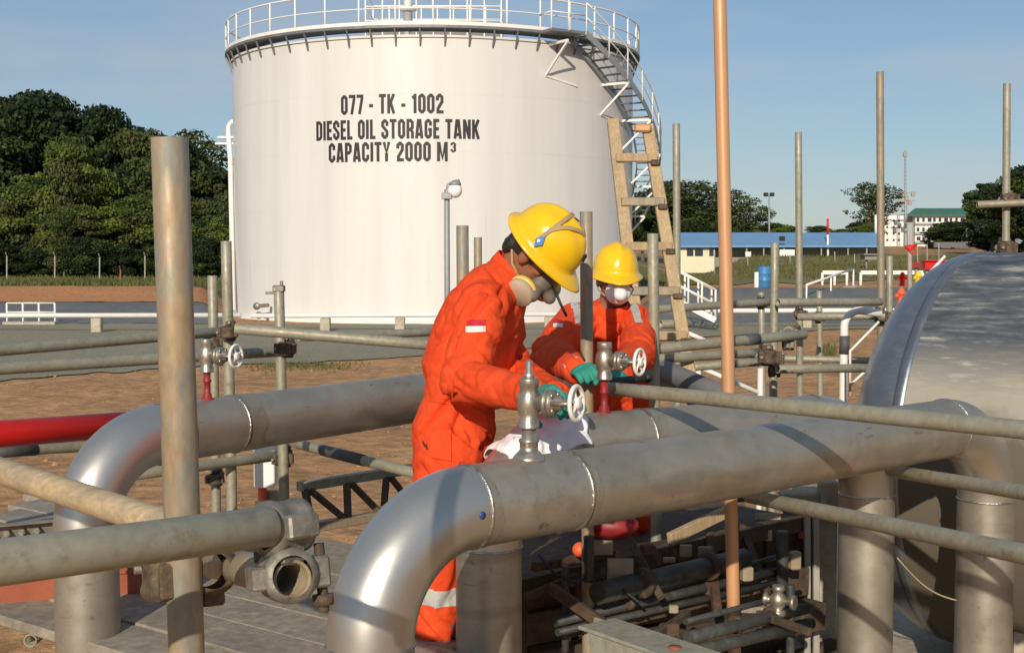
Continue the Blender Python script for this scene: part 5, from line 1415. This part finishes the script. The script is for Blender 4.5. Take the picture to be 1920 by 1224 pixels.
def hard_hat(parent, c, U, Fw, Rt, ridge=True, w_=.118, l_=.142, h_=.128):
    m_ = MB(); n = 48; rs = []
    def rim(th, k): # outline with a peak at the front (th=pi/2 is forward)
        f = max(0, math.sin(th))
        return (Rt*math.cos(th)*(w_+k*.9) + Fw*math.sin(th)*(l_ + k*(1.0 + 1.7*f**3)))
    prof_ = []
    for i in range(13):
        a = R(90)*i/12; prof_.append((math.cos(a)**.85 if i < 12 else .001, math.sin(a)))
    rings = []
    for k, z in ((.006, -.016), (.020, -.020), (.023, -.016), (.020, -.011), (.004, .002)):
        rings.append([c + rim(2*math.pi*j/n, k) + U*(z - .012*max(0, math.sin(2*math.pi*j/n))**3*(k > .01)) for j in range(n)])
    for r_, z in prof_:
        rr_ = []
        for j in range(n):
            th = 2*math.pi*j/n
            e = c + (Rt*math.cos(th)*w_ + Fw*math.sin(th)*l_)*r_ + U*(h_*z + .004)
            if ridge:
                lat = abs(math.cos(th)*r_)
                e = e + U*(.007*max(0, 1-(lat/.20)**2)*min(1, z*2.5)) - U*.003*math.exp(-((lat-.34)/.09)**2)*z
            rr_.append(e)
        rings.append(rr_)
    m_.rings(rings, True, False, True)
    o = m_.build('hard_hat', M['hat'], parent)
    so = o.modifiers.new('shell', 'SOLIDIFY'); so.thickness = .003; so.offset = -1
    return o

def hat_pt(c, U, Fw, Rt, x, y, off=.003, w_=.113, l_=.136, h_=.132):
    """point on the dome above the unit-disc position (x right, y forward)"""
    r_ = min(1, math.hypot(x, y)); z = math.sqrt(max(0, 1-r_**(2/.85)))
    nrm = (Rt*x/w_ + Fw*y/l_ + U*(z/h_ + .15)).normalized()
    return c + Rt*x*w_ + Fw*y*l_ + U*(h_*z + .004 + .004*(1-abs(x))) + nrm*off, nrm

def ribbon(m_, pts, wid, thick=.002):
    """flat strap through (point, normal) pairs"""
    L_, R__ = [], []
    n = len(pts); b = len(m_.v)
    for i, (p_, nn) in enumerate(pts):
        t_ = (pts[min(i+1, n-1)][0] - pts[max(i-1, 0)][0]).normalized(); s_ = t_.cross(nn).normalized()*wid/2
        for q in (p_-s_, p_+s_, p_+s_+nn*thick, p_-s_+nn*thick): m_.v.append(tuple(q))
    for i in range(n-1):
        for j in range(4): m_.face((b+i*4+j, b+(i+1)*4+j, b+(i+1)*4+(j+1) % 4, b+i*4+(j+1) % 4), False)

def ortho(U, Fw):
    U = Vector(U).normalized(); Fw = Vector(Fw); Fw = (Fw - U*Fw.dot(U)).normalized(); return U, Fw, Fw.cross(U)

# ---------- bending worker
DY = .17
def Q(px, py, Y): return P(px, py, Y + DY)
W = thing('person', 'worker in orange coverall and yellow hard hat bending over the nearest pipe, wearing a respirator', 'person', (Q(835, 1100, 4.3).x, 4.3+DY, 1.17))
U1, F1, R1 = ortho((.66, -.40, .63), (.64, -.05, -.76))
H1 = Q(1003, 472, 4.24)
fwd = Vector((.955, -.295, 0)); lat = Vector((-.295, -.955, 0))    # lat points to his right, towards the viewer
SEC = [((858, 905), .135, .115), ((852, 850), .172, .140), ((851, 800), .185, .146), ((862, 748), .160, .116), ((872, 692), .190, .150), ((890, 632), .198, .146), ((913, 575), .205, .132), ((938, 532), .175, .102), ((962, 505), .085, .068)]
def torso(m_, k):
    pts = [Q(p_[0], p_[1], 4.3) for p_, a, b in SEC]; secs = []
    for i, (p_, a, b) in enumerate(SEC):
        t_ = (pts[min(i+1, len(pts)-1)] - pts[max(i-1, 0)]).normalized()
        dp = lat.cross(t_).normalized()
        secs.append((pts[i], lat*a*k, dp*b*k))
    m_.loft(secs, 28)
shR, elR, wrR = Q(903, 582, 4.10), Q(866, 716, 3.98), Q(1000, 738, 3.66)
shL, elL, wrL = Q(938, 565, 4.48), Q(960, 690, 4.44), Q(1040, 745, 4.02)
hipR, knR, anR = Q(838, 850, 4.19), Q(826, 1015, 4.20), Q(820, 1178, 4.22)
hipL, knL, anL = Q(866, 850, 4.42), Q(862, 1015, 4.46), Q(852, 1188, 4.50)
def limbs(m_, k, legs=True):
    m_.cap(Q(925, 552, 4.28), shR, .085*k, .088*k); m_.cap(Q(940, 548, 4.36), shL, .080*k, .085*k)
    m_.cap(shR, elR, .090*k, .074*k); m_.cap(elR, wrR, .074*k, .054*k)
    m_.cap(shL, elL, .082*k, .066*k); m_.cap(elL, wrL, .066*k, .052*k)
    for a, b, c_ in ((hipR, knR, anR), (hipL, knL, anL)):
        m_.cap(a, b, .120*k, .098*k); m_.cap(b, c_, .098*k, .084*k)
bm_ = MB(); torso(bm_, .80); limbs(bm_, .66)
head_shapes(bm_, H1, U1, F1, R1, Q(960, 512, 4.3))
gR = (wrR + Vector((.01, -.005, .005)), (W1 + Vector((.025, .035, -.012))) - wrR)
gL = (wrL, (W1 + Vector((.02, .10, -.045))) - wrL)
hand(bm_, gR[0], gR[1], V(-.2, -.75, .6), 1, .55, .002)
hand(bm_, gL[0], gL[1], V(-.3, .35, .9), -1, .6, .002)
for a, px in ((anR, 838), (anL, 872)): bm_.cap(a - V(0,0,.04), Vector((a.x+.13, a.y-.03, 1.215)), .042, .035)
blob(bm_, .006, 4, W, 'body', M['skin'])
cm_ = MB(); torso(cm_, 1.0); limbs(cm_, 1.0)
cen = [(elR, .10), (elL, .10), (shR, .10), (Q(862, 745, 4.2), .14), (Q(900, 800, 4.2), .13), (hipR, .12), (knR, .12), (anR, .10), (Q(930, 640, 4.25), .12)]
cov = blob(cm_, .0075, 3, W, 'coverall', M['orange'], lambda co, n_: fold(co, n_, cen, .0135, 5.))
# collar, cuffs
m_ = MB(); q = Q(960, 505, 4.3); cx = (U1*.55 + V(.25,0,.6)).normalized(); X, Yv, Z = frame(cx)
m_.rings([[q + (X*math.cos(2*math.pi*j/32)*.076 + Yv*math.sin(2*math.pi*j/32)*.082)*s_ + cx*h for j in range(32)] for s_, h in ((1.02, -.035), (1.0, .0), (.93, .030), (.88, .030), (.93, 0), (.95, -.03))], True, False, False)
m_.build('collar', M['orange'], W)
for wr, el in ((wrR, elR), (wrL, elL)):
    d = (wr-el).normalized(); MB().lathe(wr - d*.03, d, [(.050, 0), (.055, .004), (.055, .040), (.050, .044), (.040, .043)], 22, False, False).build('cuff', M['orange'], cov)
patch_on(cov, 875, 600, 911, 611, 4.1, W, 'flag_patch', M['flagred'], skew=-1)
patch_on(cov, 873, 611.5, 911, 623, 4.1, W, 'flag_patch', M['flagwhite'], skew=-1)
patch_on(cov, 808, 800, 846, 858, 4.1, W, 'hip_pocket', M['orange'], off=.007, n=10, skew=6)
patch_on(cov, 800, 744, 905, 752, 4.1, W, 'waist_seam', M['orange'], off=.006, n=24, skew=14)
patch_on(cov, 838, 700, 850, 742, 4.1, W, 'back_pleat', M['orange'], off=.006, n=8, skew=4)
zk = Q(825, 1110, 4.2).z
band_from(cov, lambda p_, n_: abs(p_.z - zk + .03*(p_.x+.27)) < .030, W, 'reflective_tape', M['reflect'])
m_ = MB(); ribbon(m_, [(Q(797, 838, 4.06) , V(-.3,-.95,0)), (Q(793, 826, 4.06), V(-.3,-.95,0))], .006); m_.build('pocket_tab', M['blackrub'], W)
for g, th in ((gR, 1), (gL, -1)):
    m_ = MB(); hand(m_, g[0], g[1], V(-.2, -.75, .6) if th == 1 else V(-.3, .35, .9), th, .55 if th == 1 else .6, -.0015)
    m_.cap(g[0] - Vector(g[1]).normalized()*.05, g[0], .036, .036, 16, 3)
    blob(m_, .0032, 3, W, 'glove', M['teal'])
for a in (anR, anL):
    m_ = MB(); m_.cap(a + V(0,0,.02), a - V(0,0,.06), .058, .052); m_.cap(Vector((a.x, a.y, 1.225)), Vector((a.x+.13, a.y-.035, 1.215)), .052, .042); m_.ell(Vector((a.x+.15, a.y-.04, 1.22)), .055, .05, .045)
    b_ = blob(m_, .007, 3, W, 'boot', M['boot'])
    MB().box(Vector((a.x+.07, a.y-.02, 1.18)), .27, .10, .022, (fwd, -lat, Z_), .008).build('sole', M['blackrub'], b_)
# hair, eyes, respirator, hat
m_ = MB(); m_.ell(H1 + U1*.028 - F1*.012, .079, .094, .092, (R1, F1, U1)); m_.ell(H1 - F1*.072 - U1*.030, .060, .032, .055, (R1, F1, U1)); m_.ell(H1 + R1*.068 + U1*.012 + F1*.008, .012, .030, .032, (R1, F1, U1))
blob(m_, .006, 2, W, 'hair', M['hair'], lambda co, n_: co + n_*.003*noise.noise(co*90))
for s_ in (-1, 1):
    MB().ell(H1 + F1*.078 + U1*.002 + R1*.030*s_, .013, .010, .008, (R1, F1, U1), 12, 8).build('eye', M['blackrub'], W)
m_ = MB(); m_.ell(H1 + F1*.090 - U1*.055, .052, .045, .060, (R1, F1, U1)); m_.cap(H1 + F1*.10 - U1*.06, H1 + F1*.15 - U1*.075, .028, .024); m_.cap(H1 + F1*.085 - U1*.05, H1 + F1*.105 - U1*.085 + R1*.07, .026, .026); m_.cap(H1 + F1*.085 - U1*.05, H1 + F1*.105 - U1*.085 - R1*.07, .026, .026)
resp = blob(m_, .005, 3, W, 'respirator', M['maskgrey'])
for s_, ax in ((1, (R1*.80 + F1*.05 - U1*.35)), (-1, (-R1*.55 + F1*.5 - U1*.45))):
    c_ = H1 + F1*.070 - U1*.100 + R1*.058*s_ if s_ > 0 else H1 + F1*.105 - U1*.085 - R1*.068
    ax = ax.normalized()
    MB().lathe(c_, ax, [(.038, -.012), (.052, -.010), (.054, .004), (.051, .010)], 28).build('filter_ring', M['yellowring'], resp)
    MB().lathe(c_, ax, [(.049, .008), (.051, .014), (.051, .032), (.047, .037), (.001, .038)], 28).build('filter_pad', M['pad'], resp)
HC1 = H1 + U1*.046 + F1*.006
hat1 = hard_hat(W, HC1, U1, F1, R1, w_=.113, l_=.136, h_=.132)
m_ = MB()
ribbon(m_, [hat_pt(HC1, U1, F1, R1, .98*math.cos(R(180*i/24)), -.18 + .10*math.sin(R(180*i/24))) for i in range(1, 24)], .014)
ribbon(m_, [hat_pt(HC1, U1, F1, R1, .80*(1-i/12) , -.12 + .62*(i/12)) for i in range(0, 13)], .014)
ribbon(m_, [hat_pt(HC1, U1, F1, R1, -.80*(1-i/12) , -.12 + .62*(i/12)) for i in range(0, 13)], .014)
m_.build('head_strap', M['strap'], hat1)
p_, n_ = hat_pt(HC1, U1, F1, R1, .965, -.10, .006)
Xb = (U1 - n_*U1.dot(n_)).normalized(); Yb_ = n_.cross(Xb)
m_ = MB(); m_.prism([p_ + Xb*.026, p_ + Yb_*.016, p_ - Xb*.026, p_ - Yb_*.016], n_*.004); m_.build('blue_badge', M['bluebadge'], hat1)
m_ = MB(); m_.prism([p_ + n_*.0045 + Xb*.008 + Yb_*.002, p_ + n_*.0045 + Yb_*.010, p_ + n_*.0045 - Xb*.008 + Yb_*.002, p_ + n_*.0045 - Yb_*.002], n_*.001); m_.build('white_mark', M['whitebadge'], hat1)
p_, n_ = hat_pt(HC1, U1, F1, R1, -.05, .90, .003); Xb = R1; Yb_ = n_.cross(Xb)
m_ = MB(); m_.prism([p_ + Xb*.03, p_ + Yb_*.018, p_ - Xb*.03, p_ - Yb_*.018], n_*.002); m_.build('front_badge', M['blackrub'], hat1)
MB().path([H1 + F1*.105 - U1*.06 - R1*.06, Q(1042, 548, 4.18), Q(1052, 572, 4.16), Q(1062, 592, 4.2)], .005, 8).build('respirator_strap', M['blackrub'], W)
MB().path([H1 + F1*.06 - U1*.09 + R1*.06, H1 - F1*.02 - U1*.06 + R1*.074, H1 - F1*.085 - U1*.02 + R1*.03], .005, 8).build('respirator_strap', M['strap'], W)

# ---------- masked worker
W = thing('person', 'worker with white dust mask and yellow hard hat holding the valve on the middle pipe', 'person', (P(1150, 900, 5.9).x, 5.9, .92))
U2, F2, R2 = ortho((.02, -.12, .99), (.10, -.98, -.16))
H2 = P(1153, 523, 5.72)
SEC2 = [((1155, 895), 5.98, .135, .115), ((1154, 820), 6.0, .175, .135), ((1152, 750), 5.97, .170, .128), ((1148, 690), 5.90, .178, .130), ((1144, 640), 5.84, .195, .132), ((1142, 604), 5.79, .185, .112), ((1143, 586), 5.76, .120, .085), ((1146, 572), 5.74, .07, .066)]
lat2 = Vector((.985, .17, 0))
def torso2(m_, k):
    pts = [P(p_[0], p_[1], y_) for p_, y_, a, b in SEC2]; secs = []
    for i, (p_, y_, a, b) in enumerate(SEC2):
        t_ = (pts[min(i+1, len(pts)-1)] - pts[max(i-1, 0)]).normalized()
        secs.append((pts[i], lat2*a*k, lat2.cross(t_).normalized()*b*k))
    m_.loft(secs, 28)
shR, elR, wrR = P(1080, 604, 5.72), P(1030, 662, 5.34), P(1082, 694, 4.86)
shL, elL, wrL = P(1197, 606, 5.76), P(1196, 668, 5.32), P(1160, 702, 4.80)
hipR, knR, anR = P(1138, 850, 5.94), P(1128, 960, 5.80), P(1132, 1085, 5.98)
hipL, knL, anL = P(1172, 850, 6.02), P(1182, 960, 5.88), P(1180, 1085, 6.04)
def limbs2(m_, k):
    m_.cap(P(1125, 596, 5.78), shR, .08*k, .084*k); m_.cap(P(1165, 596, 5.78), shL, .08*k, .082*k)
    m_.cap(shR, elR, .092*k, .086*k); m_.cap(elR, wrR, .086*k, .056*k)
    m_.cap(shL, elL, .084*k, .072*k); m_.cap(elL, wrL, .072*k, .052*k)
    for a, b, c_ in ((hipR, knR, anR), (hipL, knL, anL)): m_.cap(a, b, .115*k, .095*k); m_.cap(b, c_, .095*k, .08*k)
bm_ = MB(); torso2(bm_, .80); limbs2(bm_, .66); head_shapes(bm_, H2, U2, F2, R2, P(1146, 584, 5.76))
gR = (wrR, (W2 + V(-.115, .02, -.005)) - wrR); gL = (wrL, (W2 + V(-.05, .035, -.075)) - wrL)
hand(bm_, gR[0], gR[1], V(-.2, -.6, .7), -1, .5, .002); hand(bm_, gL[0], gL[1], V(.3, -.4, .8), 1, .5, .002)
for a in (anR, anL): bm_.cap(a, Vector((a.x, a.y-.14, .96)), .042, .035)
blob(bm_, .0065, 4, W, 'body', M['skin'])
cm_ = MB(); torso2(cm_, 1.0); limbs2(cm_, 1.0)
cen = [(elR, .10), (elL, .10), (shR, .09), (shL, .09), (P(1145, 650, 5.7), .12), (knR, .12), (knL, .12)]
cov = blob(cm_, .008, 3, W, 'coverall', M['orange'], lambda co, n_: fold(co, n_, cen, .0135, 5.))
m_ = MB(); q = P(1146, 578, 5.74); cx = V(.0, -.35, .93).normalized(); X, Yv, Z = frame(cx)
m_.rings([[q + (X*math.cos(2*math.pi*j/32)*.078 + Yv*math.sin(2*math.pi*j/32)*.078)*s_ + cx*h for j in range(32)] for s_, h in ((1.05, -.035), (1.02, .0), (.95, .028), (.9, .028), (.95, 0), (.97, -.03))], True, False, False)
m_.build('collar', M['orange'], W)
for wr, el, mm in ((wrR, elR, 'pink'), (wrL, elL, 'orange')):
    d = (wr-el).normalized(); MB().lathe(wr - d*(.055 if mm == 'pink' else .03), d, [(.048, 0), (.056, .004), (.053, .066 if mm == 'pink' else .04), (.046, .070 if mm == 'pink' else .044), (.038, .06 if mm == 'pink' else .043)], 22, False, False).build('cuff', M[mm], cov)
patch_on(cov, 1036, 598, 1054, 605.5, 5.6, W, 'flag_patch', M['flagred'], n=6); patch_on(cov, 1037, 605.8, 1055, 613, 5.6, W, 'flag_patch', M['flagwhite'], n=6)
for s0, s1 in ((1074, 1088), (1184, 1198)):
    xa, xb = P(s0, 590, 5.75).x, P(s1, 590, 5.75).x
    band_from(cov, lambda p_, n_: xa - (p_.z-2.15)*.1 < p_.x < xb - (p_.z-2.15)*.1 and p_.z > P(1100, 602, 5.7).z and p_.y < 5.86, W, 'reflective_tape', M['reflect'])
for g, th, nn in ((gR, -1, V(-.2, -.6, .7)), (gL, 1, V(.3, -.4, .8))):
    m_ = MB(); hand(m_, g[0], g[1], nn, th, .5, -.0015); m_.cap(g[0] - Vector(g[1]).normalized()*.05, g[0], .036, .036, 16, 3)
    gl = blob(m_, .0036, 3, W, 'glove', M['teal'])
for a in (anR, anL):
    m_ = MB(); m_.cap(a + V(0,0,.03), Vector((a.x, a.y, .98)), .058, .052); m_.cap(Vector((a.x, a.y, .975)), Vector((a.x, a.y-.14, .965)), .052, .045)
    blob(m_, .008, 3, W, 'boot', M['boot'])
m_ = MB(); m_.ell(H2 + U2*.026 - F2*.012, .079, .094, .090, (R2, F2, U2)); m_.ell(H2 - F2*.07 - U2*.03, .06, .032, .05, (R2, F2, U2)); 
for s_ in (-1, 1): m_.ell(H2 + R2*.071*s_ + U2*.008 + F2*.012, .010, .022, .034, (R2, F2, U2))
blob(m_, .006, 2, W, 'hair', M['hair'], lambda co, n_: co + n_*.003*noise.noise(co*90))
for s_ in (-1, 1):
    e = MB().ell(H2 + F2*.079 + U2*.002 + R2*.030*s_, .014, .010, .0085, (R2, F2, U2), 12, 8).build('eye', M['whitebadge'], W)
    MB().ell(H2 + F2*.0865 + U2*.0005 + R2*.030*s_, .0055, .004, .0058, (R2, F2, U2), 10, 6).build('iris', M['blackrub'], e)
m_ = MB(); m_.ell(H2 + F2*.088 - U2*.046, .058, .050, .056, (R2, F2, U2)); m_.cap(H2 + F2*.115 - U2*.012, H2 + F2*.140 - U2*.046, .018, .032)
msk = blob(m_, .005, 4, W, 'dust_mask', M['maskwhite'])
for z0 in (-.02, -.07): MB().path([H2 + F2*.085 + U2*z0 - R2*.05, H2 + F2*.03 + U2*(z0*.6) - R2*.080, H2 - F2*.06 + U2*(z0*.3) - R2*.07], .003, 6).build('mask_strap', M['strap'], msk); MB().path([H2 + F2*.085 + U2*z0 + R2*.05, H2 + F2*.03 + U2*(z0*.6) + R2*.080, H2 - F2*.06 + U2*(z0*.3) + R2*.07], .003, 6).build('mask_strap', M['strap'], msk)
HC2 = H2 + U2*.030 + F2*.006
hat2 = hard_hat(W, HC2, U2, F2, R2, w_=.102, l_=.124, h_=.130)
# black tool the masked worker holds under the handwheel
m_ = MB(); a, b = P(1150, 716, 4.62), P(1214, 708, 4.72); m_.cap(a, b, .016, .013); m_.cap(b, b + V(.01, .03, .012), .02, .016); m_.cap(a, a+V(-.02,.03,-.03), .015, .014)
tl = MB(); tl.v, tl.f, tl.m, tl.s = m_.v, m_.f, m_.m, m_.s
tl.build('hand_tool', M['blackrub'], label='short black hand tool under the white wheel of the middle valve', cat='tool')
d_ = MB(); d_.box((.55, 6.05, .90), 1.3, .9, .04, bev=.004)
d_.build('deck_plank', M['plank'], label='lower grey board on which the masked worker stands', cat='plank', group=GP)
